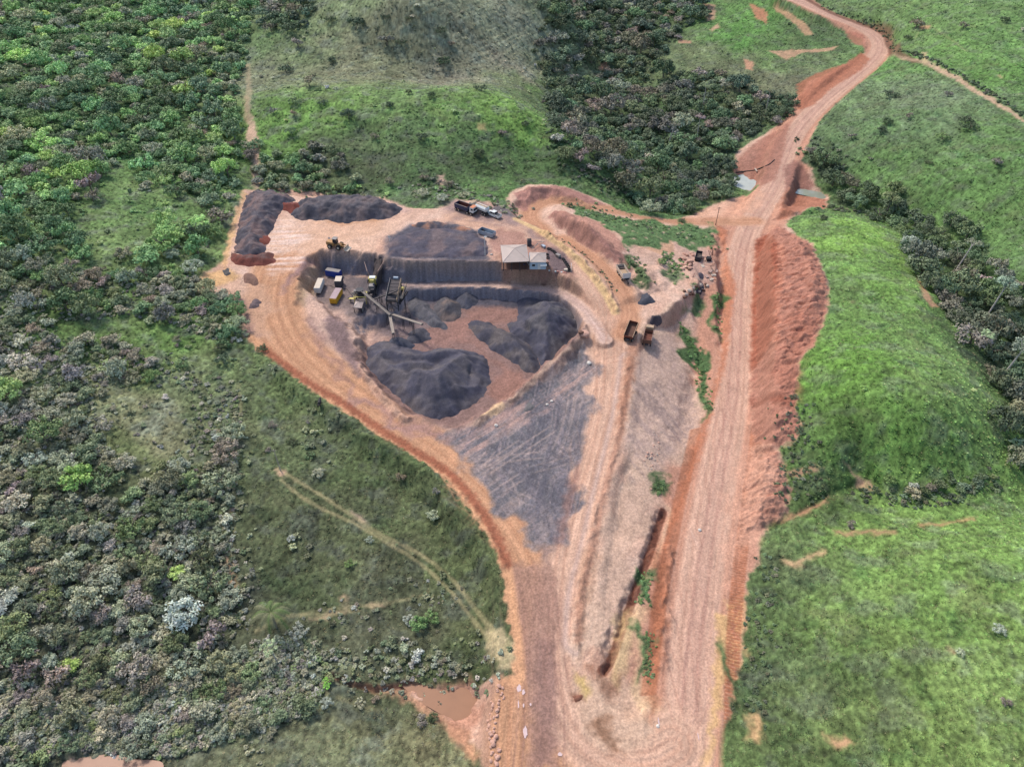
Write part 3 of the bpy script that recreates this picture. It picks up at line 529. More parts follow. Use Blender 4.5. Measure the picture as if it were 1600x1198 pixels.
# bare scars in the pasture
SCAR = [("386,180 396,182 404,215 408,250 406,296 396,296 394,250 388,215", (196, 164, 142)), ("384,100 390,100 394,150 392,185 386,185", (160, 146, 118)), ("388,195 396,196 402,215 404,245 402,290 396,290 392,245 384,215", (206, 168, 146)), ("381,150 388,150 390,190 382,190", (168, 146, 116)), ("1450,95 1500,120 1550,152 1600,186 1620,200 1620,205 1548,160 1498,128 1448,102", (204, 164, 140)), ("1382,88 1400,86 1450,98 1450,104 1410,94", (176, 146, 120)),
        ("354,860 362,862 370,905 372,930 364,930 356,895", (214, 172, 138)), ("360,780 366,778 366,800 360,802", (200, 160, 130)), ("1318,722 1330,730 1345,745 1362,752 1375,768 1345,764 1340,750", (196, 150, 128)), ("1220,873 1245,876 1265,866 1290,858 1285,866 1258,876 1248,888 1228,882", (216, 170, 132)), ("1288,1146 1300,1152 1320,1150 1338,1164 1318,1168 1296,1160", (220, 166, 128)),
        ("1560,118 1564,118 1564,122 1560,122", (210, 160, 130)), ("1163,92 1178,98 1175,110 1165,108", (206, 148, 120)), ("1170,5 1200,20 1198,38 1180,28", (196, 128, 100)), ("1210,5 1235,20 1260,38 1272,54 1258,56 1235,32 1212,18", (194, 148, 116)), ("1098,5 1118,8 1118,30 1104,34", (184, 144, 122)), ("1110,46 1122,36 1124,44 1112,50", (200, 156, 130)),
        ("1200,80 1260,78 1310,72 1300,80 1250,84 1230,94", (196, 150, 122)), ("1060,62 1080,64 1080,68 1060,68", (190, 140, 116)), ("746,194 760,194 758,204 748,204", (186, 166, 112)), ("1437,40 1453,40 1452,46 1438,46", (206, 158, 120)), ("684,274 696,272 696,290 686,290", (196, 158, 142)), ("1162,1010 1170,1014 1168,1024 1162,1020", (206, 160, 116)),
        ("1168,1118 1186,1116 1192,1140 1186,1158 1166,1158 1174,1140", (206, 160, 116)), ("432,734 446,734 448,739 438,743 430,739", (224, 176, 148)), ("1228,738 1280,728 1282,734 1245,745", (190, 140, 118)), ("575,946 600,940 604,944 580,952", (212, 172, 140)), ("534,935 540,930 541,942 534,942", (200, 162, 130)), ("478,965 520,955 545,948 545,952 500,968", (190, 158, 130)),
        ("545,796 560,802 575,812 570,816 550,804", (206, 172, 148)), ("1205,822 1250,806 1290,785 1296,778 1284,782 1240,804 1200,815", (190, 132, 106)), ("1300,830 1340,828 1400,828 1396,834 1345,834 1310,836", (178, 136, 104)), ("1435,818 1480,815 1520,808 1520,812 1480,820 1436,822", (186, 138, 104)), ("935,105 955,88 958,90 945,108 936,112", (178, 132, 112)),
        ("755,980 790,990 803,1010 803,1040 780,1045 760,1020", (204, 180, 140)), ("1480,1010 1490,1018 1486,1020 1478,1014", (190, 140, 110)), ("1440,82 1448,82 1451,99 1441,99", (206, 176, 136)), ("1330,470 1336,470 1336,474 1330,474", (120, 110, 80)), ("1432,430 1452,460 1464,478 1455,480 1440,460", (198, 146, 116)),
        ("560,1068 640,1082 690,1120 740,1150 735,1165 690,1130 640,1100 600,1082", (206, 148, 120)), ("690,1115 725,1135 752,1180 740,1190 700,1140", (200, 144, 112)), ("110,1186 230,1188 232,1200 100,1200", (214, 170, 150))]
for pl, rgb in SCAR: paint(pl, rgb, f=1.6, op=.9, rag='r', tex=.75 + .25 * sst(-.4, 0, fbm(GX / 1.5, GY / 1.5, 2, 151)), veg=.1)
paint('628,1066 665,1066 690,1074 706,1072 722,1064 738,1082 760,1090 752,1125 735,1150 712,1130 688,1118 660,1104', (184, 128, 106), f=4, op=.8, rag='b')
mixin((1 - sst(.1, .8, flow('gul', GUL, 5)[0])) * .6, (150, 98, 80))
for pts, w, op in (("447,740 480,760 520,785 560,812 600,838 650,862 690,890 720,920 750,960 770,985", .35, .8), ("440,750 470,775 510,798 550,815 600,845 640,868 680,900 710,930 745,975 765,1000", .35, .8), ("470,960 520,950 580,945 640,935 670,925", .3, .5), ("400,985 450,962 500,962 560,952", .4, .5),
                   ("1430,60 1445,40 1475,55 1510,80", .3, .4), ("600,60 640,35 680,15", .4, .4), ("555,75 600,62", .4, .5), ("780,1100 760,1010", .3, .0), ("500,1075 530,1090 590,1110", .3, .4), ("372,600 376,650 370,720 366,790 362,860", .35, .45), ("210,1125 240,1110 300,1100 320,1112", .5, .45), ("1382,92 1330,118", .3, 0)):
    D = flow('t', pv(pts), 5)[0]
    mixin((1 - sst(w * .5, w + .35, D + .35 * fbm(GX / 2, GY / 2, 3, 161))) * op * (.75 + .5 * fbm(GX / 5, GY / 5, 2, 162)), (176, 160, 120), veg=.4)
# log-strewn slope in the far centre: pale stalks
# hedge band along the far path is planted further down
el = (COL @ np.array([.3, .6, .1], np.float32))[..., None]; ew = (1 - VEG)[..., None]; COL += ew * ((el - COL) * .13 + np.array([1, 1, 0], np.float32))
COL = np.clip(COL, 8, 245)
# small relief from the same fields
EA = 1 - VEG
rel = VEG * (.28 * n2 + .16 * n3 + .35 * terr) + EA * (.10 * fbm(GX / 2, GY / 2, 3, 171) + .03 * n3)
sp = (1 - sst(-1, 1, sdf(G(SPOIL1), GX, GY))) + (1 - sst(-1, 1, sdf(G(SPOIL2), GX, GY)))
rel += np.clip(sp, 0, 1) * (1.3 * fbm(GX / 5, GY / 1.6, 5, 172, .6) - .9 * np.abs(fbm(GX / 4, GY / 2.2, 3, 174)))
face = (CLS == 3)
rel += np.where(face, .12 * fbm(GX / .9, GY / 3, 3, 173), 0)
for k in ('main', 'left', 'work'):
    D, C, S, _ = LINES[k]; rel += np.where(D < 8, .10 * streaks(C, S, 1.3, .03, 180), 0)
GZ += np.where(fine, rel, 0)

# ------------------------------------------------------------------ materials
def mat(name, rgb=(.5, .5, .5), rough=.8, metal=0, noise=.0, nscale=2.0, bump=0.0):
    m = bpy.data.materials.new(name); m.use_nodes = True; nt = m.node_tree; b = nt.nodes["Principled BSDF"]
    b.inputs["Roughness"].default_value = rough; b.inputs["Metallic"].default_value = metal
    b.inputs["Base Color"].default_value = (*rgb, 1)
    if noise:
        tc = nt.nodes.new("ShaderNodeTexCoord"); n = nt.nodes.new("ShaderNodeTexNoise"); n.inputs["Scale"].default_value = nscale; n.inputs["Detail"].default_value = 5
        nt.links.new(tc.outputs["Object"], n.inputs["Vector"])
        r = nt.nodes.new("ShaderNodeMapRange"); r.inputs["From Min"].default_value = .3; r.inputs["From Max"].default_value = .7
        r.inputs["To Min"].default_value = 1 - noise; r.inputs["To Max"].default_value = 1 + noise
        mx = nt.nodes.new("ShaderNodeMix"); mx.data_type = 'RGBA'; mx.blend_type = 'MULTIPLY'; mx.inputs[0].default_value = 1
        mx.inputs[6].default_value = (*rgb, 1); nt.links.new(n.outputs[0], r.inputs[0]); nt.links.new(r.outputs[0], mx.inputs[7]); nt.links.new(mx.outputs[2], b.inputs["Base Color"])
    return m
def col_mat(name, attr, atype='GEOMETRY', noise=.2, scale=1.2, bump=.3, bdist=.25, rough=.95):
    m = bpy.data.materials.new(name); m.use_nodes = True; nt = m.node_tree; b = nt.nodes["Principled BSDF"]
    b.inputs["Roughness"].default_value = rough; b.inputs["Specular IOR Level"].default_value = .15
    a = nt.nodes.new("ShaderNodeAttribute"); a.attribute_name = attr; a.attribute_type = atype
    geo = nt.nodes.new("ShaderNodeNewGeometry")
    n = nt.nodes.new("ShaderNodeTexNoise"); n.inputs["Scale"].default_value = scale; n.inputs["Detail"].default_value = 6; n.inputs["Roughness"].default_value = .65
    nt.links.new(geo.outputs["Position"], n.inputs["Vector"])
    r = nt.nodes.new("ShaderNodeMapRange"); r.inputs["From Min"].default_value = .3; r.inputs["From Max"].default_value = .7
    r.inputs["To Min"].default_value = 1 - noise; r.inputs["To Max"].default_value = 1 + noise
    mx = nt.nodes.new("ShaderNodeMix"); mx.data_type = 'RGBA'; mx.blend_type = 'MULTIPLY'; mx.inputs[0].default_value = 1
    nt.links.new(n.outputs[0], r.inputs[0]); nt.links.new(a.outputs["Color"], mx.inputs[6]); nt.links.new(r.outputs[0], mx.inputs[7]); nt.links.new(mx.outputs[2], b.inputs["Base Color"])
    if bump:
        bp = nt.nodes.new("ShaderNodeBump"); bp.inputs["Strength"].default_value = bump; bp.inputs["Distance"].default_value = bdist
        nt.links.new(n.outputs[0], bp.inputs["Height"]); nt.links.new(bp.outputs[0], b.inputs["Normal"])
    return m
M_GROUND = col_mat("ground_surface", "Col", noise=.3, scale=2.6, bump=.6)
M_PILE = col_mat("crushed_ore", "Col", noise=.28, scale=4.0, bump=.8)

def finish(o, mat_=None, parent=None):
    scene.collection.objects.link(o)
    if mat_ is not None: o.data.materials.append(mat_)
    if parent is not None: o.parent = parent
    return o
def tag(o, label=None, cat=None, group=None, kind=None):
    if label: o['label'] = label
    if cat: o['category'] = cat
    if group: o['group'] = group
    if kind: o['kind'] = kind
    return o
def grid_mesh(name, V, F, C, normals=None):
    me = bpy.data.meshes.new(name); me.vertices.add(len(V)); me.vertices.foreach_set("co", V.astype(np.float32).ravel())
    me.loops.add(F.size); me.loops.foreach_set("vertex_index", F.astype(np.int32).ravel())
    k = F.shape[1]; me.polygons.add(len(F)); me.polygons.foreach_set("loop_start", np.arange(0, F.size, k, dtype=np.int32)); me.polygons.foreach_set("loop_total", np.full(len(F), k, np.int32))
    me.polygons.foreach_set("use_smooth", np.ones(len(F), bool)); me.update(calc_edges=True)
    a = me.color_attributes.new("Col", 'FLOAT_COLOR', 'POINT')
    c4 = np.ones((len(V), 4), np.float32); c4[:, :3] = C; a.data.foreach_set("color", c4.ravel())
    if normals is not None: me.normals_split_custom_set_from_vertices(normals)
    return me
idx = np.arange(NR * NCOL).reshape(NR, NCOL)
quads = np.stack([idx[:-1, :-1], idx[:-1, 1:], idx[1:, 1:], idx[1:, :-1]], -1).reshape(-1, 4)
V = np.stack([GX, GY, GZ], -1).reshape(-1, 3); LC = alb(COL.reshape(-1, 3)); K_ = CLS.reshape(-1)
du = np.gradient(np.stack([GX, GY, GZ], -1), axis=1); dv = np.gradient(np.stack([GX, GY, GZ], -1), axis=0)
NRM = np.cross(du, dv); NRM /= np.linalg.norm(NRM, axis=-1, keepdims=True); NRM = NRM.reshape(-1, 3)
qc = K_[quads[:, 0]]
for k, nm in enumerate(("grassland", "quarry_ground", "dirt_road", "embankment")):
    q = quads[qc == k]; u, inv = np.unique(q, return_inverse=True)
    me = grid_mesh(nm, V[u], inv.reshape(-1, 4), LC[u], NRM[u])
    o = finish(bpy.data.objects.new(nm, me), M_GROUND); tag(o, kind='structure')
# ------------------------------------------------------------------ water
def water(name, pl, z, rgb, rough, label=None):
    P = [(x, y) for x, y in [at(a, b, z) for a, b in pl]]
    cx = sum(p[0] for p in P) / len(P); cy = sum(p[1] for p in P) / len(P)
    bm = bmesh.new(); vs = [bm.verts.new((cx + (x - cx) * 1.32, cy + (y - cy) * 1.32, z)) for x, y in smooth_line(P + [P[0]], 3)[:-1]]
    bm.faces.new(vs); me = bpy.data.meshes.new(name); bmesh.ops.triangulate(bm, faces=bm.faces); bm.to_mesh(me); bm.free()
    m = mat(name + "_surface", rgb, rough, 0, .06, .4); m.node_tree.nodes["Principled BSDF"].inputs["Specular IOR Level"].default_value = .9 if rough < .2 else .25
    o = finish(bpy.data.objects.new(name, me), m); tag(o, label=label, kind='structure'); return o
water("stream_water", PONDS['A'][0], PONDS['A'][1], alb((190, 192, 180)), .12, "pale silty pool at the upstream mouth of the road crossing")
water("stream_water", PONDS['B'][0], PONDS['B'][1], alb((160, 164, 150)), .12, "pale silty pool downstream of the road crossing")
water("pond_water", PONDS['C'][0], PONDS['C'][1], alb((168, 124, 98)), .22, "muddy pink pond beside the lower work road")
water("pond_water", PONDS['D'][0], PONDS['D'][1], alb((188, 146, 124)), .5, "muddy pink pond at the foot of the scrub")
# ------------------------------------------------------------------ stockpiles
def pile(outline, z, caps, slope, rgb, label, cat="stockpile", name="ore_stockpile", seed=1, rgb2=None, group=None, step=.38, amp=.35, foot=.5, pxz=True, ridges=None, floor=1.0):
    P = PW(outline, z) if pxz else outline
    P = [tuple(p) for p in smooth_line(P + [P[0]], 3)[:-1]]
    A = np.array(P); x0, y0 = A.min(0) - 2; x1, y1 = A.max(0) + 2
    xs = np.arange(x0, x1, step); yy = np.arange(y0, y1, step); X, Y = np.meshgrid(xs, yy)
    X = X.astype(np.float32); Y = Y.astype(np.float32)
    wx = X + 1.2 * fbm(X / 3, Y / 3, 3, seed); wy = Y + 1.2 * fbm(X / 3, Y / 3, 3, seed + 1)
    d = -sdf(P, wx, wy, 3)
    cap = np.zeros(X.shape); W = np.zeros(X.shape)
    for a, b, h in caps:
        q = at(a, b, z + h); w = 1 / ((X - q[0]) ** 2 + (Y - q[1]) ** 2 + 1.5) ** 1.6; cap += w * h; W += w
    cap = cap / W
    if ridges:
        cap = np.full(X.shape, floor) + .5 * fbm(X / 5, Y / 5, 2, seed + 30)
        for rl in ridges:
            rl = smooth_line([(*at(p[0], p[1], z + p[2]), p[2]) for p in pv(rl)], 3); D_, C_, S_, E_ = line_field(rl[:, :2], wx * .5 + X * .5, wy * .5 + Y * .5, 30, rl[:, 2])
            cap = np.maximum(cap, np.where(D_ < 100, E_ - D_ * .68, -9))
    k = np.minimum(d * slope, cap); soft = .13
    k = -np.logaddexp(-d * slope / soft, -cap / soft) * soft          # rounded crest
    k = np.where(d < -2.5, -3, k)
    gul = fbm(X / .9, Y / .9, 3, seed + 3)
    k = k + .22 * fbm(np.arctan2(Y - A[:, 1].mean(), X - A[:, 0].mean()) * 8, np.hypot(X - A[:, 0].mean(), Y - A[:, 1].mean()) * .1, 3, seed + 14) * np.clip(k, 0, 1) + (amp * fbm(X / 3.5, Y / 3.5, 4, seed + 2) + .12 * gul) * np.clip(k, 0, 1)
    gz_ = ground_z(X.astype(float), Y.astype(float)); zc = np.percentile(gz_[d > .3], 45) + .25; Z = np.minimum(gz_, zc) + k - .12
    keep = k > -foot
    idx = np.full(X.shape, -1); idx[keep] = np.arange(keep.sum())
    q = np.stack([idx[:-1, :-1], idx[:-1, 1:], idx[1:, 1:], idx[1:, :-1]], -1).reshape(-1, 4); q = q[(q >= 0).all(1)]
    n1 = fbm(X / 4, Y / 4, 4, seed + 5); n2 = fbm(X / .8, Y / .8, 3, seed + 6)
    C = np.ones(X.shape + (3,)) * np.array(rgb) * (1 + .16 * n1 + .14 * n2)[..., None]
    if rgb2 is not None:
        m = sst(.0, .45, fbm(X / 5, Y / 5, 4, seed + 9) + .15)[..., None]; C = C * (1 - m) + np.array(rgb2) * (1 + .15 * n2)[..., None] * m
    gy2, gx2 = np.gradient(Z, step); sl2 = np.hypot(gx2, gy2); ca, cb = A.mean(0); th = np.arctan2(Y - cb, X - ca); rad = np.hypot(X - ca, Y - cb)
    rs = fbm(th * 9, rad * .12, 4, seed + 12, .65); C = C * (1 + .22 * rs * sst(.25, .6, sl2))[..., None]
    top = (1 - sst(.2, .5, sl2)) * sst(.6, 1.6, k) * .4; C = C * (1 - top[..., None]) + np.array([122, 114, 118.]) * (1 + .2 * n2)[..., None] * top[..., None]
    V = np.stack([X, Y, Z], -1)[keep]
    me = grid_mesh(name, V, q, alb(np.clip(C[keep], 5, 250)))
    o = finish(bpy.data.objects.new(name, me), M_PILE); tag(o, label, cat, group); return o
ORE, ORE2 = (88, 86, 100), (110, 104, 110)
pile(pv("571,553 577,541 600,531 622,538 645,546 668,550 690,543 730,547 755,556 766,578 764,606 747,627 722,643 695,655 660,653 642,642 615,617 587,595 573,576"), FZ,
     [(625,582,7.2),(650,582,7.6),(677,587,7.4),(700,604,6.2),(735,592,4.4),(692,558,4.6),(722,554,5),(750,572,3),(600,558,4),(585,556,3.6),(608,576,3),(618,598,6),(640,566,2.2),(632,560,2),(662,571,3.4),(705,572,4.2),(670,560,2.4)], .74, ORE, "largest dark grey ore stockpile in the pit, with a bowl behind its crest", seed=201, rgb2=ORE2, amp=.18, floor=1.8, ridges=["592,562,4.2 604,575,5.6 622,583,7.2 650,581,7.8 678,587,7.4 706,600,6 728,606,4.6", "678,587,7.4 698,570,5.8 716,555,5.4 738,552,5.2 752,566,4", "585,556,3.6 604,546,3.4 640,552,3.8 668,551,4.4 700,546,4.8 722,549,5", "632,566,4 660,564,4.6"])
pile(pv("808,466 832,455 872,459 890,478 908,506 900,531 870,553 850,577 838,562 825,540 800,524 788,508 808,499"), FZ,
     [(838,470,5.5),(860,474,6.5),(882,490,6),(850,505,6.5),(828,515,5),(870,528,5),(805,508,2.5),(845,545,4),(890,510,5)], .74, ORE, "tall dark ore stockpile against the pit's right hand bank below the shed", seed=211, rgb2=(104, 100, 106), amp=.18, floor=1.5, ridges=["828,478,4.5 842,472,6 860,471,6.6 880,482,6.6 892,500,6.2", "860,474,6.6 852,492,6.4 846,512,6.2 832,520,5.6 812,512,4", "862,505,5 868,525,4.6 856,545,4.2"])
pile(pv("729,506 740,499 765,505 790,515 815,528 838,553 847,578 822,581 790,561 760,541 736,518"), FZ,
     [(745,510,3),(770,520,3.8),(800,538,4),(832,560,3.2)], .7, (84, 82, 94), "long low dark ore heap in the middle of the pit between the two tallest stockpiles", seed=221, rgb2=(112, 104, 106), amp=.25, floor=.8, ridges=["742,508,3.4 768,516,4.4 792,528,4.8 815,542,4.6 834,562,3.6", "770,520,4 785,545,3"])
pile(pv("675,488 682,470 700,464 718,472 723,486 716,498 700,503 684,500"), FZ, [(700,478,5)], .66, (98, 94, 100), "brown grey cone of crushed ore under the rear bank of the pit", seed=231, rgb2=(128, 112, 108), amp=.2)
pile(pv("711,470 720,456 733,454 745,464 745,476 733,482 718,480"), FZ, [(729,466,4.5)], .66, (90, 90, 102), "smooth bluish cone of crushed ore touching the pit's rear bank", seed=241, amp=.15)
pile(pv("600,540 610,529 625,526 640,531 648,541 638,551 615,552"), FZ, [(622,540,3.2)], .66, (84, 86, 100), "small bluish ore cone behind the largest stockpile", seed=251, amp=.15)
pile(pv("632,530 642,512 655,508 668,514 674,526 660,532 645,533"), .4, [(652,520,2)], .6, (94, 92, 102), "low ore heap beneath the tail of the long conveyor", seed=261, amp=.4)
pile(pv("636,480 640,462 652,459 668,470 690,490 700,508 680,508 655,492"), .8, [(652,470,2.4),(675,492,1.5)], .6, (106, 104, 112), "pale blue grey ore bank spilling down beside the screening plant", seed=271, amp=.4)
pile(pv("607,378 625,368 650,360 700,356 740,363 760,378 762,393 754,401 720,403 660,403 608,399"), UZ, [(640,374,.9),(680,368,1.2),(720,372,1.2),(680,390,.5),(740,385,1.0)], .45, (92, 88, 102), "broad flat topped dark ore heap on the upper yard above the retaining bank", seed=281, rgb2=(124, 108, 112), amp=.5)
pile(pv("640,352 668,346 700,349 728,354 748,362 735,368 700,362 660,358"), UZ, [(690,355,1.6)], .55, (104, 100, 110), "thin grey ore windrow on the rear edge of the upper yard", seed=283, rgb2=(196, 142, 118), amp=.6)
DK = (92, 88, 98)
pile(pv("384,306 400,299 430,300 455,306 460,318 442,330 432,350 420,372 412,400 385,402 370,398 366,380 372,350 378,325"), UZ, [(395,320,3),(420,312,3),(400,350,3.2),(390,385,2.6)], .62, DK, "dark ore bank filling the yard's top left corner", "spoil bank", "ore_bank", seed=291, rgb2=(134, 112, 112), amp=1.1)
pile(pv("362,392 380,398 415,392 432,402 425,412 385,416 362,410"), UZ, [(385,405,1.6),(415,402,1.4)], .5, (132, 78, 70), "dark red rubble bank at the yard's left corner", "spoil bank", "spoil_bank", seed=295, rgb2=(112, 80, 76), amp=.8)
pile(pv("398,362 405,352 418,352 420,378 410,386 398,380"), UZ, [(409,366,2.4)], .6, (142, 82, 72), "red spoil patch on the dark corner ore bank", "spoil bank", "spoil_bank", seed=297, amp=.5)
pile(pv("430,316 470,318 480,322 478,338 455,334 436,328"), UZ, [(455,326,2.2)], .6, (136, 78, 70), "red spoil windrow beside the dark corner bank", "spoil bank", "spoil_bank", seed=299, amp=.6)
pile(pv("452,322 480,312 520,307 560,307 600,311 628,324 622,336 600,343 560,346 540,350 500,344 470,344 455,336"), UZ, [(470,328,2.8),(520,318,3.4),(570,318,3.4),(610,326,2.4),(550,332,2.6)], .62, (86, 84, 94), "long dark ore bank along the rear edge of the upper yard", "spoil bank", "ore_bank", seed=301, rgb2=(122, 108, 110), amp=1.1)
G_SM = "small dark dumps around the road junction"
for pl, z, h, rgb, lab in (("992,470 996,458 1008,453 1018,458 1024,468 1010,475 998,474", 4.0, 2.2, (86, 88, 100), "dark gravel heap at the road fork below the white tipper truck"),
                           ("1013,500 1014,490 1024,488 1034,493 1034,502 1024,507", 3.0, 1.8, (96, 88, 94), "dark gravel heap beside the fork, just above the two rusty tippers"),
                           ("1086,428 1092,423 1100,425 1100,431 1090,432", .3, 1.0, (92, 86, 96), "little dark heap at the edge of the scrap dump"),
                           ("1082,448 1088,440 1098,440 1100,452 1088,456", .2, 1.2, (84, 82, 90), "dark heap below the scrap dump next to stacked rocks"),
                           ("376,430 390,424 402,432 406,442 394,446 382,440", UZ, .9, (150, 116, 104), "low brown grit mound at the yard's left entrance"),
                           ("390,470 402,464 406,474 402,482 390,480", 7.6, .7, (116, 100, 104), "grey grit patch on the verge below the yard entrance"),
                           ("346,420 358,418 366,424 358,428 348,426", 8.2, .8, (102, 100, 102), "grey gravel mound at the yard's far left gate"),
                           ("892,1082 908,1082 912,1092 898,1100", .3, .6, (146, 100, 84), "small brown earth heap on the island between the two roads"),
                           ("815,642 822,630 832,628 838,634 826,640", 2.2, .6, (120, 116, 118), "grey sand heap left of the flat ore apron")):
    q0 = pv(pl); mx_ = sum(p[0] for p in q0) / len(q0); my_ = sum(p[1] for p in q0) / len(q0) + h * 1.2
    qg = G([(p[0], p[1] + h * 1.2) for p in q0]); zg = float(ground_z(*[np.array(v) for v in gp(mx_, my_)]))
    pile(qg, zg, [(mx_, my_ - h * 4, h)], .62, rgb, lab, "heap", "gravel_heap", seed=int(q0[0][0]), amp=.2, pxz=False)

# ------------------------------------------------------------------ plants
def veg_mat(name, noise=.3, scale=1.0, trans=.0):
    m = bpy.data.materials.new(name); m.use_nodes = True; nt = m.node_tree; b = nt.nodes["Principled BSDF"]
    b.inputs["Roughness"].default_value = .7; b.inputs["Specular IOR Level"].default_value = .25
    a = nt.nodes.new("ShaderNodeAttribute"); a.attribute_name = "tint"; a.attribute_type = 'INSTANCER'
    l = nt.nodes.new("ShaderNodeAttribute"); l.attribute_name = "leaf"; l.attribute_type = 'GEOMETRY'
    mx = nt.nodes.new("ShaderNodeMix"); mx.data_type = 'RGBA'; mx.blend_type = 'MULTIPLY'; mx.inputs[0].default_value = 1
    nt.links.new(a.outputs["Color"], mx.inputs[6]); nt.links.new(l.outputs["Color"], mx.inputs[7]); nt.links.new(mx.outputs[2], b.inputs["Base Color"])
    return m
M_LEAF = veg_mat("foliage")
M_BARK = mat("bark", (.16, .13, .10), .9, 0, .3, 3.0)
M_BARKP = mat("pale_bark", (.34, .31, .27), .9, 0, .2, 3.0)
def crown_mesh(name, lobes, per, leaf, seed, flat=.75, hollow=.55, spread=1.0, lob_r=(.28, .46)):
    r = np.random.default_rng(seed); V = []; F = []; Cc = []
    for li in range(lobes):
        a = r.uniform(0, 2 * np.pi); rad = np.sqrt(r.uniform(0, 1)) * .62 * spread; h = r.uniform(.35, 1.0) * (1 - .45 * rad)
        c = np.array([rad * np.cos(a), rad * np.sin(a), h * flat + .1]); lr = r.uniform(*lob_r); tone = r.uniform(.76, 1.28)
        for k in range(per):
            n = r.normal(size=3); n /= np.linalg.norm(n)
            if n[2] < -.3: n[2] *= -1
            p = c + n * lr * r.uniform(hollow, 1.08) * np.array([1, 1, .8])
            nn = n + r.normal(size=3) * .45; nn[2] += .35; nn /= np.linalg.norm(nn)
            t = np.cross(nn, r.normal(size=3)); t /= np.linalg.norm(t); s = np.cross(nn, t); L = leaf * r.uniform(.6, 1.3)
            i = len(V)
            V += [p - t * L, p + s * L * .55, p + t * L, p - s * L * .55]; F.append((i, i + 1, i + 2, i + 3))
            tn = tone * r.uniform(.8, 1.2); Cc += [(tn, tn * r.uniform(.95, 1.05), tn * .97)] * 4
    V = np.array(V); F = np.array(F)
    me = bpy.data.meshes.new(name); me.from_pydata(V.tolist(), [], F.tolist())
    a = me.color_attributes.new("leaf", 'FLOAT_COLOR', 'POINT'); c4 = np.ones((len(V), 4), np.float32); c4[:, :3] = Cc; a.data.foreach_set("color", c4.ravel())
    me.materials.append(M_LEAF); return me
def tube(bm, a, b, r0, r1, n=6):
    a = Vector(a); b = Vector(b); q = (b - a).to_track_quat('Z', 'Y'); A = []; B = []
    for i in range(n):
        t = 2 * math.pi * i / n; d = q @ Vector((math.cos(t), math.sin(t), 0)); A.append(bm.verts.new(a + d * r0)); B.append(bm.verts.new(b + d * r1))
    for i in range(n): bm.faces.new((A[i], A[(i + 1) % n], B[(i + 1) % n], B[i]))
    bm.faces.new(A[::-1]); bm.faces.new(B)
def trunk_mesh(name, seed, h=.55, r=.06, limbs=5, m=None):
    rr_ = random.Random(seed); bm = bmesh.new(); tube(bm, (0, 0, -.25), (.03, .02, h * .6), r, r * .7)
    for k in range(limbs):
        a = k * 2.4 + rr_.random(); e = (math.cos(a) * rr_.uniform(.25, .5), math.sin(a) * rr_.uniform(.25, .5), h + rr_.uniform(0, .25)); tube(bm, (.03, .02, h * .55), e, r * .6, r * .2, 5)
    me = bpy.data.meshes.new(name); bm.to_mesh(me); bm.free(); me.materials.append(m or M_BARK); return me
CROWN_HI = [crown_mesh("crown", [16, 24, 20, 15][i], [74, 46, 56, 80][i], [.075, .065, .07, .08][i], 500 + i, flat=[.8, .6, .85, .7][i], lob_r=[(.22, .42), (.15, .3), (.18, .34), (.26, .46)][i], spread=[1.15, 1.5, 1.35, 1.15][i], hollow=.4) for i in range(4)]
CROWN_SP = [crown_mesh("sparse_crown", 9, 48, .08, 520 + i, hollow=.2, lob_r=(.22, .4)) for i in range(2)]
CROWN_LO = [crown_mesh("crown_far", 9, 42, .12, 540 + i) for i in range(4)]
TRUNKS = [trunk_mesh("trunk", 10 + i) for i in range(3)]
def tree_obj(x, y, r, ci, ti, tint, name, label, cat, group=None, rot=None, hgt=None, sparse=False, trunk='trunk', crown='crown', sink=.12, tz=None):
    z = float(ground_z(np.array(x), np.array(y))) - .1 if tz is None else tz
    e = bpy.data.objects.new(name, None); e.empty_display_size = .5; scene.collection.objects.link(e); e.location = (x, y, z); tag(e, label, cat, group)
    rot = random.uniform(0, 6.28) if rot is None else rot; hs = (hgt or r) ; e.rotation_euler = (0, 0, rot)
    c = bpy.data.objects.new(crown, (CROWN_SP if sparse else CROWN_HI)[ci % (2 if sparse else 4)]); scene.collection.objects.link(c); c.parent = e; c.scale = (r, r, hs); c['tint'] = [float(v) for v in tint]
    t = bpy.data.objects.new(trunk, TRUNKS[ti % 3]); scene.collection.objects.link(t); t.parent = e; t.scale = (r, r, hs)
    return e
LEAFK = 2.6
def tcol(rgb, j=.12):
    c = np.array(rgb, float); l_ = c @ np.array([.3, .6, .1]); c = (l_ + (c - l_) * .7 + np.array([3, 0, 1.])) * 1.0; c = c * random.uniform(1 - j, 1 + j) * np.array([random.uniform(.95, 1.06), 1, random.uniform(.92, 1.08)])
    return np.clip(alb(np.clip(c, 10, 240)) * LEAFK, 0, .75)

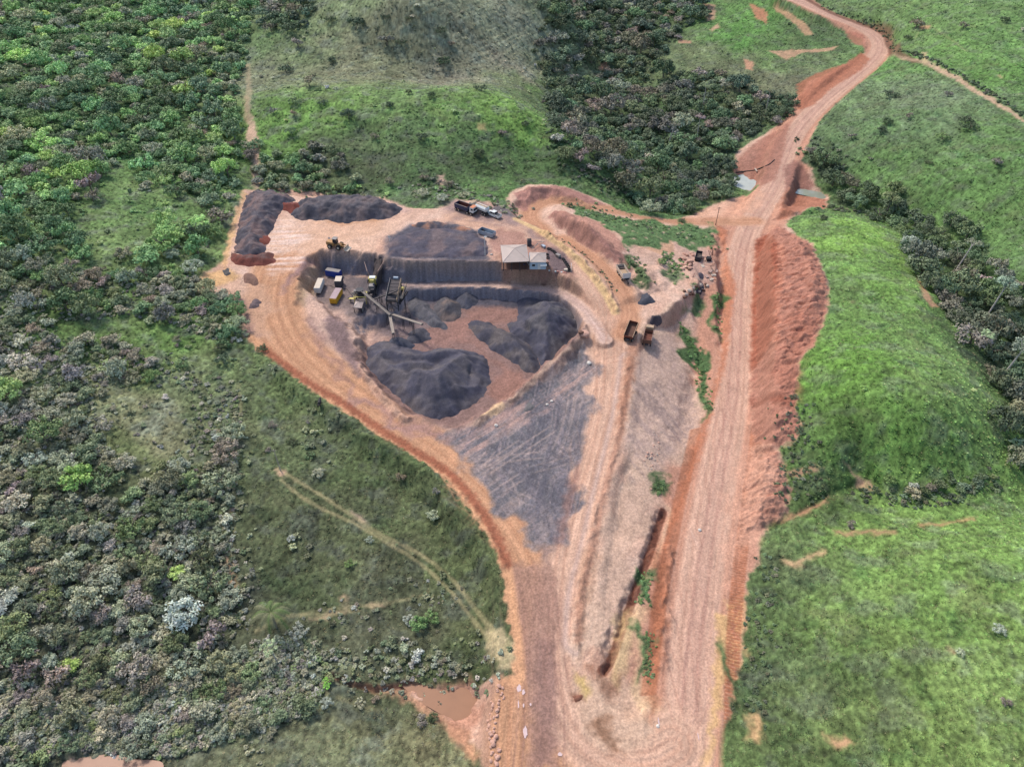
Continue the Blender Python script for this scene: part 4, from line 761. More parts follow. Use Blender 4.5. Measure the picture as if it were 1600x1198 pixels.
W_UP = [(92, 136, 68), (76, 112, 62), (110, 150, 74), (84, 108, 68), (110, 120, 90), (90, 128, 70), (66, 98, 58)]
W_SC = [(114, 120, 96), (98, 110, 80), (134, 138, 118), (90, 108, 66), (108, 106, 94), (120, 126, 100), (84, 98, 66)]
W_VA = [(64, 86, 58), (76, 98, 64), (88, 90, 74), (74, 104, 64), (60, 80, 56)]
W_RI = [(62, 86, 54), (76, 100, 60), (86, 92, 70), (60, 80, 54), (72, 94, 62)]
WOODS = [  # outline, radius range, tints, bare share, phrase
 ("-60,-60 382,-60 396,20 385,60 376,110 372,180 368,240 372,290 355,330 340,372 322,400 300,430 240,440 150,430 60,440 -60,450", (2.3, 4.2), W_UP, .08, "on the upper left hillside"),
 ("-60,430 150,430 300,420 345,462 368,478 384,505 392,528 350,540 300,520 260,505 190,492 80,505 -60,500", (2.0, 3.2), [W_UP[3], W_SC[1], W_UP[1], W_SC[3], W_UP[4], W_SC[4]], .03, "in the dark thicket left of the yard gate"),
 ("-60,495 80,510 180,525 240,560 195,600 165,640 190,700 260,720 300,740 350,690 372,660 374,760 362,860 372,960 350,1040 230,1080 110,1100 -60,1080", (1.5, 2.8), W_SC, .04, "in the grey scrub at the lower left"),
 ("240,560 300,530 380,560 372,660 350,690 300,740 260,720 190,700 165,640 195,600", (.8, 1.8), W_SC, .8, "in the half open scrub below the thicket"),
 ("-60,1080 110,1100 230,1080 350,1040 400,1000 470,985 520,1060 480,1120 350,1160 260,1185 110,1170 -60,1250", (1.1, 2.2), W_SC, .36, "among the grey scrub at the bottom left"),
 ("372,232 400,215 405,240 470,235 520,225 545,262 560,300 520,302 470,300 405,295", (1.8, 3.0), [W_UP[3], W_SC[1], W_UP[1], W_VA[2]], .12, "in the belt between the yard and the green hill"),
 ("392,-40 480,-40 490,20 470,48 430,58 405,40", (2.5, 3.8), W_VA, .1, "in the clump on the far left crest"),
 ("832,75 845,40 860,-40 1100,-40 1108,20 1065,55 1035,85 1020,110 1060,120 1120,118 1180,140 1240,160 1242,182 1200,200 1160,222 1142,240 1138,262 1146,285 1150,300 1110,318 1065,335 1000,330 1040,334 985,306 930,278 885,252 868,225 862,205 852,160 852,120", (2.6, 4.8), W_VA, .05, "in the valley wood"),
 ("1258,232 1290,245 1345,290 1400,302 1430,325 1500,350 1540,405 1570,432 1680,440 1680,760 1580,748 1572,700 1562,640 1535,572 1490,505 1440,440 1412,392 1405,360 1350,335 1300,318 1296,292 1268,258", (2.6, 4.6), W_RI, .06, "along the stream behind the green knoll"),
 ("1360,765 1400,745 1440,755 1500,750 1560,738 1545,752 1480,772 1420,778 1375,778", (1.0, 1.8), W_RI, .3, "in the gully below the green knoll"),
 ("440,1010 500,1000 620,1010 700,1030 780,1045 770,1062 640,1060 530,1050 470,1040", (.6, 1.2), W_SC, .72, "above the muddy pond gully"),
]
cells = {}
def free(x, y, r):
    i, j = int(x // 5), int(y // 5)
    for a in (i - 1, i, i + 1):
        for b in (j - 1, j, j + 1):
            for (u, v, w) in cells.get((a, b), ()):
                if (u - x) ** 2 + (v - y) ** 2 < (.6 * (r + w)) ** 2: return False
    return True
TREES = []
clear = pv("190,250 240,280 290,300 330,320 300,370 260,350 235,400 215,440 150,430 118,350 150,318"); cl_ = G(clear)
clear2 = G(pv("150,605 260,590 305,620 292,680 262,720 222,762 205,795 165,785 178,735 168,690 148,650")); clear3 = G(pv("70,512 180,505 270,508 335,538 388,555 388,612 330,602 270,565 180,532 80,532"))
for wi, (pl, (r0, r1), tints, bare, ph) in enumerate(WOODS):
    P = np.array([at(a, b, 0) if not (-20 <= a <= 1620 and -20 <= b <= 1210) else gp(a, b) for a, b in pv(pl)])
    P[:, 0] = np.clip(P[:, 0], -430, 430); P[:, 1] = np.clip(P[:, 1], 20, 640)
    x0, y0 = P.min(0); x1, y1 = P.max(0); area = (x1 - x0) * (y1 - y0)
    N = int(area / (math.pi * ((r0 + r1) / 2) ** 2) * 5.5)
    X = rng.uniform(x0, x1, N); Y = rng.uniform(y0, y1, N); Rr = rng.uniform(0, 1, N) ** 1.5 * (r1 - r0) + r0
    Rr[: N // 5] *= 1.4
    wxx = X + 3 * fbm(X / 8, Y / 8, 2, 600); wyy = Y + 3 * fbm(X / 8, Y / 8, 2, 601)
    ok = (sdf(P, wxx, wyy) < 0); hole = fbm(X / 16, Y / 16, 3, 603 + wi)
    q = np.quantile(hole[ok], bare) if ok.any() else 0
    ok &= hole > q
    ok &= (sdf(cl_, wxx, wyy) > 0) | (rng.uniform(0, 1, N) < .02); ok &= (sdf(clear3, wxx, wyy) > 0) | (rng.uniform(0, 1, N) < .08); ok &= (sdf(clear2, wxx, wyy) > 0) | (rng.uniform(0, 1, N) < .06)
    zz = ground_z(X, Y); px_, py_ = pix(X, Y, zz); ok &= (px_ > -120) & (px_ < 1720) & (py_ > -110) & (py_ < 1260)
    for k in np.nonzero(ok)[0]:
        x, y, r = X[k], Y[k], Rr[k]
        if not free(x, y, r) or (abs(px_[k] - 424) < 38 and 935 < py_[k] < 1035): continue
        cells.setdefault((int(x // 5), int(y // 5)), []).append((x, y, r))
        u = rng.random(); tn = tints[rng.integers(len(tints))]; kind = 0
        if u < (.012 if wi == 2 else 0.0 if wi else (.12 if fbm(np.array([x / 22.]), np.array([y / 22.]), 2, 777)[0] > .12 else .04)): tn = (126, 164, 70); kind = 1
        elif u < .06: tn = (116, 122, 98); kind = 2
        elif u < .12: tn = (116, 106, 94); kind = 3
        TREES.append((x, y, float(zz[k]), r, tn, kind, wi, px_[k], py_[k]))
def score(t): return t[3] / depth_of(t[0], t[1], t[2]) if (0 < t[7] < 1600 and 12 < t[8] < 1190) else 0
TREES.sort(key=score, reverse=True)
KINDW = ["", "bright lime green ", "pale silvery ", "dull brown half bare "]
def size_w(t): return "big" if t[3] > 3 else ("middling" if t[3] > 1.9 else "small")
def green_w(t):
    c = t[4]
    return KINDW[t[5]] if t[5] else ("fresh green " if c[1] > 1.35 * c[0] else ("dark green " if c[1] > 1.14 * c[0] else "grey green "))
NIND = 285
MARKS = {0: [(60,60,"at the hillside's top left corner"),(200,20,"on the hillside under the top edge"),(330,60,"high on the hillside by the dry slope"),(40,200,"at the left edge of the upper hillside"),(180,150,"in the middle of the upper hillside"),(340,180,"on the hillside beside the pale gully"),(60,330,"at the left edge below the upper hillside"),(180,240,"just above the grassy clearing"),(270,360,"around the grassy clearing"),(130,400,"left of the grassy clearing"),(330,320,"on the hillside next to the ore yard corner"),(280,230,"between the clearing and the pale gully")],
 1: [(80,470,"in the thicket at the left edge"),(220,460,"in the middle of the thicket"),(330,500,"in the thicket against the yard gate")],
 2: [(30,560,"in the scrub's top left corner"),(150,560,"in the upper scrub below the narrow clearing"),(30,680,"at the left edge of the upper scrub"),(120,680,"in the scrub left of the pale clearing"),(230,740,"in the scrub just under the pale clearing"),(330,730,"in the scrub beside the meadow's edge"),(40,800,"at the left edge of the middle scrub"),(150,820,"in the heart of the grey scrub"),(270,850,"in the scrub left of the sandy scar"),(345,800,"in the scrub right above the sandy scar"),(40,930,"at the left edge of the lower scrub"),(150,950,"low in the grey scrub"),(260,960,"in the lower scrub towards the palm"),(340,980,"in the scrub just left of the palm"),(90,1060,"in the scrub near the bottom left corner"),(220,1050,"at the lower fringe of the scrub")],
 4: [(60,1120,"in the bottom left corner"),(180,1130,"just above the corner pond"),(320,1110,"in the bottom scrub right of the corner pond"),(430,1060,"below the palm")],
 7: [(900,30,"at the valley wood's top left"),(1040,30,"at the valley wood's top right"),(870,150,"along the valley wood's left edge"),(980,100,"beside the brown creek"),(960,200,"in the valley wood's middle left"),(1070,180,"in the middle of the valley wood"),(1190,170,"at the valley wood's right tip"),(930,290,"at the valley wood's foot by the green slope"),(1040,300,"at the valley wood's foot above the loop road"),(1120,260,"in the valley wood by the upstream pool")],
 8: [(1280,260,"beside the road crossing's right bank"),(1350,310,"behind the green knoll's tip"),(1420,340,"in the stream wood's upper bend"),(1480,400,"in the stream wood near the leaning trunk"),(1560,450,"in the stream wood under the far pasture"),(1520,520,"on the stream wood's knoll side"),(1590,540,"at the frame's right side in the stream wood"),(1590,640,"low in the stream wood at the right edge"),(1590,720,"at the stream wood's lower end")]}
for i, t in enumerate(TREES[:NIND]):
    lab = f"{size_w(t)} {green_w(t)}tree {min(MARKS[t[6]], key=lambda m_: math.hypot(m_[0] - t[7], m_[1] - t[8]))[2] if t[6] in MARKS else WOODS[t[6]][4]}"
    tree_obj(t[0], t[1], t[3], i, i, tcol(t[4]), "tree", lab, "tree", lab.replace(" tree ", " trees "), hgt=t[3] * random.uniform(.9, 1.5), sparse=(t[5] == 3))
# everything beyond the 285 nearest grows as one wood
def scatter(name, pts, scl, rot, idx_, tint, protos, mats_kind='stuff', label=None):
    col = bpy.data.collections.new(name + "_forms")
    for i, p in enumerate(protos):
        o = bpy.data.objects.new(f"{name}_form_{i:02d}", p); col.objects.link(o)
    me = bpy.data.meshes.new(name); me.vertices.add(len(pts)); me.vertices.foreach_set("co", np.asarray(pts, np.float32).ravel())
    for nm, ty, dat in (("scl", 'FLOAT', scl), ("rotz", 'FLOAT', rot), ("pick", 'INT', idx_)):
        a = me.attributes.new(nm, ty, 'POINT'); a.data.foreach_set("value", np.asarray(dat, np.int32 if ty == 'INT' else np.float32))
    a = me.attributes.new("tint", 'FLOAT_COLOR', 'POINT'); c4 = np.ones((len(pts), 4), np.float32); c4[:, :3] = tint; a.data.foreach_set("color", c4.ravel())
    o = bpy.data.objects.new(name, me); scene.collection.objects.link(o)
    ng = bpy.data.node_groups.new(name + "_nodes", 'GeometryNodeTree')
    ng.interface.new_socket("Geometry", in_out='INPUT', socket_type='NodeSocketGeometry'); ng.interface.new_socket("Geometry", in_out='OUTPUT', socket_type='NodeSocketGeometry')
    N = ng.nodes; L = ng.links; gi = N.new("NodeGroupInput"); go = N.new("NodeGroupOutput"); ip = N.new("GeometryNodeInstanceOnPoints"); ci = N.new("GeometryNodeCollectionInfo")
    ci.inputs[0].default_value = col; ci.inputs["Separate Children"].default_value = True; ci.inputs["Reset Children"].default_value = True
    def at_(nm, ty):
        n = N.new("GeometryNodeInputNamedAttribute"); n.data_type = ty; n.inputs[0].default_value = nm; return n.outputs[0]
    cx = N.new("ShaderNodeCombineXYZ"); L.new(at_("rotz", 'FLOAT'), cx.inputs[2])
    L.new(gi.outputs[0], ip.inputs["Points"]); L.new(ci.outputs[0], ip.inputs["Instance"]); ip.inputs["Pick Instance"].default_value = True
    L.new(at_("pick", 'INT'), ip.inputs["Instance Index"]); L.new(cx.outputs[0], ip.inputs["Rotation"]); L.new(at_("scl", 'FLOAT'), ip.inputs["Scale"]); L.new(ip.outputs[0], go.inputs[0])
    md = o.modifiers.new("grow", 'NODES'); md.node_group = ng; tag(o, label, None, None, mats_kind); return o
def joined(crown, trunk, name):
    bm = bmesh.new(); bm.from_mesh(crown); n = len(bm.faces); bm.from_mesh(trunk); bm.faces.ensure_lookup_table()
    for f in bm.faces[n:]: f.material_index = 1
    me = bpy.data.meshes.new(name); bm.to_mesh(me); bm.free(); me.materials.clear(); me.materials.append(M_LEAF); me.materials.append(M_BARK); return me
PROT = [joined(CROWN_HI[i], TRUNKS[i % 3], "tree_form") for i in range(4)] + [joined(CROWN_LO[i], TRUNKS[i % 3], "tree_form") for i in range(4)] + [joined(CROWN_SP[i], TRUNKS[i], "tree_form") for i in range(2)]
RT = TREES[NIND:]
def pick_(t):
    if t[5] == 3: return 8 + int(rng.integers(2))
    return int(rng.integers(4)) + (0 if score(t) > .012 else 4)
scatter("woodland", [(t[0], t[1], t[2] - .2) for t in RT], [t[3] * random.uniform(.95, 1.2) for t in RT], rng.uniform(0, 6.28, len(RT)), [pick_(t) for t in RT], [tcol(t[4]) for t in RT], PROT, label="dense mixed woodland of the hillside, valley and stream")
print("trees", len(TREES))

# lone bushes and saplings one can point to
SHR = """x 557,42 12 2 d lone dark bush high on the dry hill, left of the goat track
x 517,32 7 1 d low green bush on the dry hill, above and left of the lone dark bush
x 602,28 7 1 d small dark bush near the top of the dry hill
x 605,68 13 3 b brownish bush in the middle of the dry hill
x 627,68 7 1 d small dark bush just right of the brownish bush on the dry hill
x 639,30 5 1 d tiny dark bush by the upper end of the goat track
x 688,50 9 1 d dark bush on the upper right part of the dry hill
x 706,70 6 2 b faint bush on the right flank of the dry hill
x 693,98 10 1 d dark twin bush at the foot of the dry hill
x 519,96 6 0 d small dark bush low on the dry hill's left side
x 466,72 12 3 b brownish bush under the crest clump
x 424,47 12 2 b dull bush left of the crest clump
x 447,110 10 1 d bushy dark shrub above the bright grass crest
x 484,132 14 3 b wide brown bush on the bright grass crest
x 461,160 9 1 g green bush just below the crest on the left
x 460,180 8 3 b brown bush below the green bush on the left of the hill
x 427,175 7 1 b small bush at the hill's left edge
x 505,162 7 1 d dark bush right of the crest bushes
x 545,182 10 2 d pair of dark bushes in the middle of the green hill
x 609,166 6 0 d small dark bush high on the green hill
x 674,151 6 0 d small dark tree on the green hill's skyline beside the dry slope
x 639,146 5 0 d tiny dark shrub on the skyline left of the small dark tree
x 749,243 9 0 d upright dark tree low on the green hill's right side
x 659,217 8 2 d grey tipped bush in the middle of the green hill's slope
x 785,210 8 2 b grey bush at right on the green hill
x 821,196 6 0 d pointed dark shrub on the hill's bright nose
x 876,268 6 0 d pointed dark shrub on the lower slope next to the valley wood
x 456,208 8 2 g rounded bush on the left side of the green hill
x 586,215 8 2 b grey green bush on the brown patch of the hill
x 752,140 9 1 d green shrub at the base of the dry hill's right end
x 1286,342 6 0 d lone dark round bush on the tip of the green knoll
x 1390,149 10 1 d round dark bush in the upper right pasture
x 1385,193 8 0 d small twin bush left in the upper right pasture
x 1377,205 7 0 d little dark bush just below the small twin bush
x 1508,190 11 1 d larger of the two dark bushes near the far path
x 1515,200 10 1 d dark bush touching the larger one near the far path
x 1472,215 10 1 g spreading green shrub left of the two dark bushes
x 1481,149 7 2 b dull shrub under the far path
x 1420,183 7 2 b dull shrub in the middle of the upper right pasture
x 1555,255 10 2 b scruffy bush at the right of the upper right pasture
x 1430,42 13 2 b grey bush beside a bare scar in the far field
x 1418,60 6 1 d low bush left in the far field
x 1505,42 8 2 b dull low bush in the far field's right
x 1570,32 7 1 d small bush near the far field's right corner
x 1330,215 8 1 b brown bushes beside the road's right shoulder
x 1450,255 6 1 d little bush in the lower part of the upper right pasture
x 1525,395 6 1 b small bush in the pasture beyond the stream
x 350,565 10 2 d grey bush pair below the thicket
x 345,545 9 1 d bushy grey green shrub on the open grass below the thicket
x 285,570 9 1 g bright green bush on the grass left of the shrubs
x 276,532 9 2 b pale bush on the bright clearing edge
x 241,590 12 2 g tall grey green bush beside the pale clearing
x 410,545 8 1 d dark bush at the road's left shoulder
x 428,664 8 2 b grey bush in the meadow above the pole
x 481,660 5 2 b faint bush near the road's lower lip
x 484,712 7 1 g green shrub right of the pole
x 458,690 7 1 d dark shrub right of the pole, upper one
x 419,703 6 2 b faint grey shrub left of the pole
x 486,709 6 1 d dark little shrub beside the green shrub near the pole
x 500,740 9 2 p pale shrub in the meadow under the green shrub
x 456,841 6 2 p pale solitary bush in the lower meadow
x 546,880 7 1 g green shrub in the lower meadow
x 627,745 9 2 b grey shrub in the middle of the meadow
x 682,767 7 2 b grey green shrub near the road in the meadow
x 676,806 9 2 p pale grey shrub in the meadow below its neighbour
x 577,844 6 2 p small pale shrub near the track
x 655,975 13 0 g large leafy bush standing alone left of the cart track
x 675,965 11 1 g bushy shrub touching the large leafy bush
x 640,968 9 1 p paler shrub left of the large leafy bush
x 563,1098 8 1 p grey bush beside the muddy gully
x 588,1092 8 2 b dull bush right of the grey gully bush
x 512,1098 9 2 p grey bush under the bright sapling
x 658,1125 12 2 b scruffy bush on the pond's lower bank
x 677,1120 8 0 d dark bush on the pond's lower bank nearest the water
x 380,1108 6 2 p grey sapling in the bottom scrub
x 1390,752 9 0 g dark green bush at the head of the gully
x 1033,410 6 2 g shrub on the earth mound beside the scrap road
x 985,410 6 1 g shrub on the bank above the white tipper
x 1045,402 5 1 g small shrub left of the scrap dump
x 890,322 5 0 d dark bush on the point of the green wedge
x 1065,345 5 1 d small dark bush by the road to the loop
x 663,280 9 2 b dull bush behind the upper yard
x 700,290 10 2 b brown bush in the grass behind the parked trucks
x 610,285 9 2 b dull bush behind the dark ore bank
x 660,305 9 2 p grey bush at the rear edge of the yard
x 690,312 8 2 p grey bush left of the parked trucks
x 725,306 8 1 p grey bush right behind the parked dump truck
x 1240,620 6 1 d dark shrub at the edge of the red spoil
x 1250,675 8 1 d low green shrub below the red spoil's lip
x 1560,985 9 2 p bluish shrub in the bottom right field
x 1500,1020 6 2 p small bluish shrub left in the bottom right field
x 1570,1095 9 2 b dull shrub at the far right of the bottom field
x 1330,820 9 2 b grey green shrub below the gully head"""
ST = {'d': (62, 82, 52), 'g': (84, 116, 60), 'b': (108, 102, 86), 'p': (136, 142, 120)}
for i, ln in enumerate(SHR.split('\n')):
    _, xy, wpx, ci, st, lab = ln.split(' ', 5); X, Y = map(float, xy.split(','))
    q = gp(X, Y + float(wpx) * .25); d = depth_of(q[0], q[1], 0); r = float(wpx) * 1.25 * d / FPX
    tree_obj(q[0], q[1], r, int(ci), i, tcol(ST[st], .06), "bush", lab, "bush", hgt=r * 1.15, sparse=(st == 'b'), crown='foliage', trunk='stem')

# shrub band beside the far path, road shoulders
def band(pl, w, n, rr0, rr1, tints, name, label):
    L = smooth_line(pv(pl), 4); P = np.array(G(L)); k = rng.integers(0, len(P) - 1, n); t = rng.random(n)[:, None]; Q = P[k] * (1 - t) + P[k + 1] * t + rng.normal(0, w, (n, 2))
    z = ground_z(Q[:, 0], Q[:, 1]); return [(a, b, c - .1) for (a, b), c in zip(Q, z)], rng.uniform(rr0, rr1, n), [tcol(tints[rng.integers(len(tints))], .2) * .8 for _ in range(n)]
BP, BS, BT = [], [], []
for args in (("1400,78 1450,92 1500,118 1550,148 1600,182", .8, 160, .6, 1.2, W_VA), ("1285,10 1330,28 1380,48 1400,72", 1.2, 90, .5, 1.1, W_VA), ("1262,228 1290,245 1330,262", 3, 60, .8, 1.6, W_RI), ("365,600 372,700 366,800 372,900 380,980", 1.6, 150, .4, .9, W_SC),
             ("640,300 700,300 760,312 810,335", 2.5, 120, .5, 1.1, W_SC), ("405,300 500,300 600,303", 2, 90, .6, 1.3, W_UP), ("860,365 905,392 940,425 960,455", .5, 45, .3, .6, W_VA), ("1240,620 1250,690 1245,740 1235,780", 2.5, 140, .35, .8, W_RI), ("480,960 560,950 650,940 700,930", 1.5, 70, .3, .7, W_SC),
             ("470,1035 560,1040 650,1048 760,1050", 2.2, 220, .35, .9, W_SC), ("1204,865 1196,950 1196,1040 1172,1120", 1.3, 110, .3, .7, W_RI), ("1340,770 1420,782 1500,770 1560,745", 1.5, 110, .5, 1.1, W_RI), ("1296,325 1350,335 1400,355", 1.5, 50, .6, 1.2, W_RI),
             ("858,150 868,210 890,255 940,285 1000,315", 2.5, 120, .7, 1.6, W_VA), ("1060,505 1090,560 1105,640", .9, 120, .3, .7, [(72, 112, 50)]), ("1122,455 1122,520", .5, 50, .3, .6, [(76, 118, 54)]), ("1035,748 1030,768", .8, 30, .3, .6, [(70, 100, 50)]),
             ("1010,895 1004,940", .8, 50, .25, .55, [(80, 116, 58)]), ("1012,985 1012,1060", .6, 60, .2, .5, [(80, 110, 58)]), ("900,325 980,345 1100,370", 4, 200, .4, .9, [(86, 126, 62), (98, 116, 78), (78, 108, 60)]), ("985,400 1010,440", 1.5, 40, .4, .8, [(80, 108, 58)]), ("1045,400 1060,430", 2.5, 60, .4, .9, [(90, 120, 66)])):
    a, b, c = band(*args, None, None); BP += a; BS += list(b); BT += c
# understorey through the woods and loose bushes over the pasture
vi = np.nonzero((VEG > .8) & (GY > 40) & (GY < 560))
def rnd_vert(n, cond=None):
    k = rng.integers(0, len(vi[0]), n); return vi[0][k], vi[1][k]
r_, c_ = rnd_vert(14000); X = GX[r_, c_].astype(float); Y = GY[r_, c_].astype(float); nb = fbm(X / 18, Y / 18, 3, 700); px_, py_ = pix(X, Y, GZ[r_, c_])
keep = (px_ > -40) & (px_ < 1640) & (py_ > -30) & (py_ < 1240) & (nb > .22) & ((px_ < 900) | (rng.random(len(X)) < .12)) & (rng.random(len(X)) < .65)
for k in np.nonzero(keep)[0]:
    s = rng.uniform(.2, 1) ** 2 * .75 + .15; s *= 1.0 * (1 + Y[k] / 300); BP.append((X[k], Y[k], float(GZ[r_[k], c_[k]]) - .08)); BS.append(s); BT.append(.8 * np.clip(LC.reshape(NR, NCOL, 3)[r_[k], c_[k]] * rng.uniform(.95, 1.6) * LEAFK * np.array([1.05, .95, 1.1]), 0, .6))
for (pl, n, tt) in ((WOODS[2][0], 5200, W_SC), (WOODS[4][0], 3000, W_SC), (WOODS[3][0], 420, W_SC), (WOODS[0][0], 3500, W_UP), (WOODS[7][0], 1500, W_VA), (WOODS[1][0], 900, W_SC)):
    P = np.array(G([(min(max(a, -15), 1615), min(max(b, -15), 1205)) for a, b in pv(pl)])); q0 = P.min(0); q1 = P.max(0); Q = rng.uniform(q0, q1, (n * 2, 2)); Q = Q[(sdf(P, Q[:, 0], Q[:, 1]) < 0) & ((np.minimum(np.minimum(sdf(cl_, Q[:, 0], Q[:, 1]), sdf(clear2, Q[:, 0], Q[:, 1])), sdf(clear3, Q[:, 0], Q[:, 1])) > 0) | (rng.random(len(Q)) < .07))]
    z = ground_z(Q[:, 0], Q[:, 1]); s0 = 1.0 if tt is not W_SC else .7
    for (x, y), zq in zip(Q, z): BP.append((x, y, float(zq) - .1)); BS.append(rng.uniform(.5, 1.4) * s0); BT.append(tcol(tt[rng.integers(len(tt))], .2) * .82)
LOWB = [crown_mesh("low_bush", 5, 22, .2, 560 + i, flat=.5) for i in range(3)]
scatter("undergrowth", BP, BS, rng.uniform(0, 6.28, len(BP)), rng.integers(0, 3, len(BP)), BT, LOWB, label="low scrub scattered over pasture, banks and shoulders")
def tuft(seed):
    r = np.random.default_rng(seed); V = []; F = []; C = []
    for k in range(9):
        a = r.uniform(0, 6.28); l = r.uniform(.5, 1.0); b = np.array([np.cos(a) * .25 * r.random(), np.sin(a) * .25 * r.random(), -.15]); t = np.array([np.cos(a) * l * .8, np.sin(a) * l * .8, r.uniform(.1, .32)]); s = np.array([-np.sin(a), np.cos(a), 0]) * .2
        i = len(V); V += [b - s, b + s, t]; F.append((i, i + 1, i + 2)); tn = r.uniform(.7, 1.3); C += [(tn, tn, tn)] * 3
    me = bpy.data.meshes.new("tuft"); me.from_pydata([list(v) for v in V], [], F); a = me.color_attributes.new("leaf", 'FLOAT_COLOR', 'POINT'); c4 = np.ones((len(V), 4), np.float32); c4[:, :3] = C; a.data.foreach_set("color", c4.ravel()); me.materials.append(M_LEAF); return me
NT = 200000
r_, c_ = rnd_vert(NT); X = GX[r_, c_].astype(float) + rng.normal(0, .1, NT); Y = GY[r_, c_].astype(float) + rng.normal(0, .1, NT)
cl = fbm(X / 3, Y / 3, 3, 710); keep = rng.random(NT) < .55 + cl; r_, c_, X, Y = r_[keep], c_[keep], X[keep], Y[keep]
Z = ground_z(X, Y); sc = rng.uniform(.22, .5, len(X)) * (1 + Y / 260)
tn = LC.reshape(NR, NCOL, 3)[r_, c_] * (rng.uniform(.65, 1.7, len(X)) * 1.15)[:, None] * (1 + rng.normal(0, .06, (len(X), 3)))
straw_ = rng.random(len(X)) < .08; tn[straw_] = tn[straw_] * .4 + alb((170, 160, 120)) * .7
scatter("grass", np.stack([X, Y, Z], -1), sc, rng.uniform(0, 6.28, len(X)), rng.integers(0, 3, len(X)), np.clip(tn, 0, .6), [tuft(i) for i in range(3)], label="rough tufted pasture grass")
# ------------------------------------------------------------------ made things
def M(name, c, rough=.7, metal=0, noise=.12, ns=1.5): return mat(name, tuple(alb(c)), rough, metal, noise, ns)
m_white = M("white_paint", (226, 228, 230), .5, 0, .06); m_dusty = M("dusty_white_paint", (214, 196, 180), .6, 0, .15); m_orange = M("orange_cab_paint", (216, 132, 86), .6, 0, .15)
m_rust = M("rusty_steel", (124, 72, 58), .85, 0, .25); m_brown = M("brown_steel", (112, 78, 64), .85, 0, .2); m_dark = M("dark_steel", (62, 60, 66), .7, .1, .2); m_black = M("black_rubber", (38, 36, 38), .9, 0, .1)
m_navy = M("navy_paint", (50, 58, 92), .6, 0, .15); m_blue = M("blue_paint", (42, 76, 172), .5, 0, .12); m_yel = M("yellow_paint", (232, 178, 44), .6, 0, .12); m_pyel = M("pale_yellow_paint", (226, 206, 120), .6, 0, .12)
m_grey = M("grey_paint", (146, 138, 136), .7, 0, .12); m_dgrey = M("slate_paint", (70, 76, 90), .6, 0, .1); m_silver = M("silver_sheet", (178, 188, 204), .45, .3, .1); m_lblue = M("pale_blue_wall", (186, 206, 226), .7, 0, .08)
m_belt = M("conveyor_belt", (92, 84, 86), .9, 0, .15, 4); m_frame = M("conveyor_frame", (138, 128, 122), .7, .1, .15); m_glass = M("dark_glass", (40, 46, 54), .15, 0, 0); m_tan = M("tan_steel", (186, 158, 132), .8, 0, .15)
m_rock = M("red_rock", (214, 168, 150), .95, 0, .25, 1.2); m_conc = M("concrete", (196, 178, 166), .9, 0, .12, 1.5); m_wood = M("weathered_wood", (150, 124, 106), .9, 0, .2, 3); m_hide = M("black_hide", (36, 34, 36), .8, 0, .1)
m_whiterock = M("white_rock", (232, 222, 214), .9, 0, .05); m_straw = M("dry_frond", (146, 146, 108), .8, 0, .15); m_green = M("green_frond", (112, 138, 72), .7, 0, .15); m_pink = M("salmon_brick", (214, 150, 140), .9, 0, .15); m_ore = M("ore_feed", (84, 72, 70), .95, 0, .25, 2)
def roof_mat():
    m = mat("roof_sheet", tuple(alb((198, 180, 174))), .7, .1, .06, .5); nt = m.node_tree; b = nt.nodes["Principled BSDF"]
    tc = nt.nodes.new("ShaderNodeTexCoord"); w = nt.nodes.new("ShaderNodeTexWave"); w.inputs["Scale"].default_value = 4; w.inputs["Distortion"].default_value = 0
    nt.links.new(tc.outputs["Object"], w.inputs["Vector"]); bp = nt.nodes.new("ShaderNodeBump"); bp.inputs["Strength"].default_value = .4; bp.inputs["Distance"].default_value = .05; nt.links.new(w.outputs[0], bp.inputs["Height"]); nt.links.new(bp.outputs[0], b.inputs["Normal"]); return m
m_roof = roof_mat()
class MB:
    def __init__(s): s.bm = bmesh.new()
    def box(s, c, d, rot=None, bev=.03, taper=None):
        bt = bmesh.new(); vs = bmesh.ops.create_cube(bt, size=1)['verts']
        for v in vs:
            v.co = Vector((v.co.x * d[0], v.co.y * d[1], v.co.z * d[2]))
            if taper and v.co.z > 0: v.co.x = v.co.x * taper[0] + (taper[2] if len(taper) > 2 else 0); v.co.y *= taper[1]
        if bev: bmesh.ops.bevel(bt, geom=bt.edges[:], offset=min(bev, min(d) * .3), segments=1, affect='EDGES')
        bt.transform(Matrix.Translation(c) @ (rot.to_4x4() if rot else Matrix())); bt.verts.index_update(); nv = [s.bm.verts.new(v.co) for v in bt.verts]
        for f in bt.faces: s.bm.faces.new([nv[v.index] for v in f.verts])
        bt.free(); return s
    def cyl(s, a, b, r, r2=None, n=12):
        tube(s.bm, a, b, r, r if r2 is None else r2, n)
        return s
    def poly(s, vs, fs):
        V = [s.bm.verts.new(v) for v in vs]
        for f in fs: s.bm.faces.new([V[i] for i in f])
        return s
    def tray(s, c, l, w, h, t=.08, flare=0):
        x, y, z = c
        s.box((x, y, z + t / 2), (l, w, t)); s.box((x, y + w / 2 - t / 2, z + h / 2), (l, t, h)); s.box((x, y - w / 2 + t / 2, z + h / 2), (l, t, h))
        s.box((x + l / 2 - t / 2, y, z + h / 2), (t, w - 2 * t, h)); s.box((x - l / 2 + t / 2, y, z + h / 2), (t, w - 2 * t, h)); return s
    def done(s, name, m, parent=None, loc=None):
        bmesh.ops.recalc_face_normals(s.bm, faces=s.bm.faces)
        me = bpy.data.meshes.new(name); s.bm.to_mesh(me); s.bm.free(); me.materials.append(m); o = bpy.data.objects.new(name, me); scene.collection.objects.link(o)
        if parent is not None: o.parent = parent
        if loc: o.location = loc
        return o
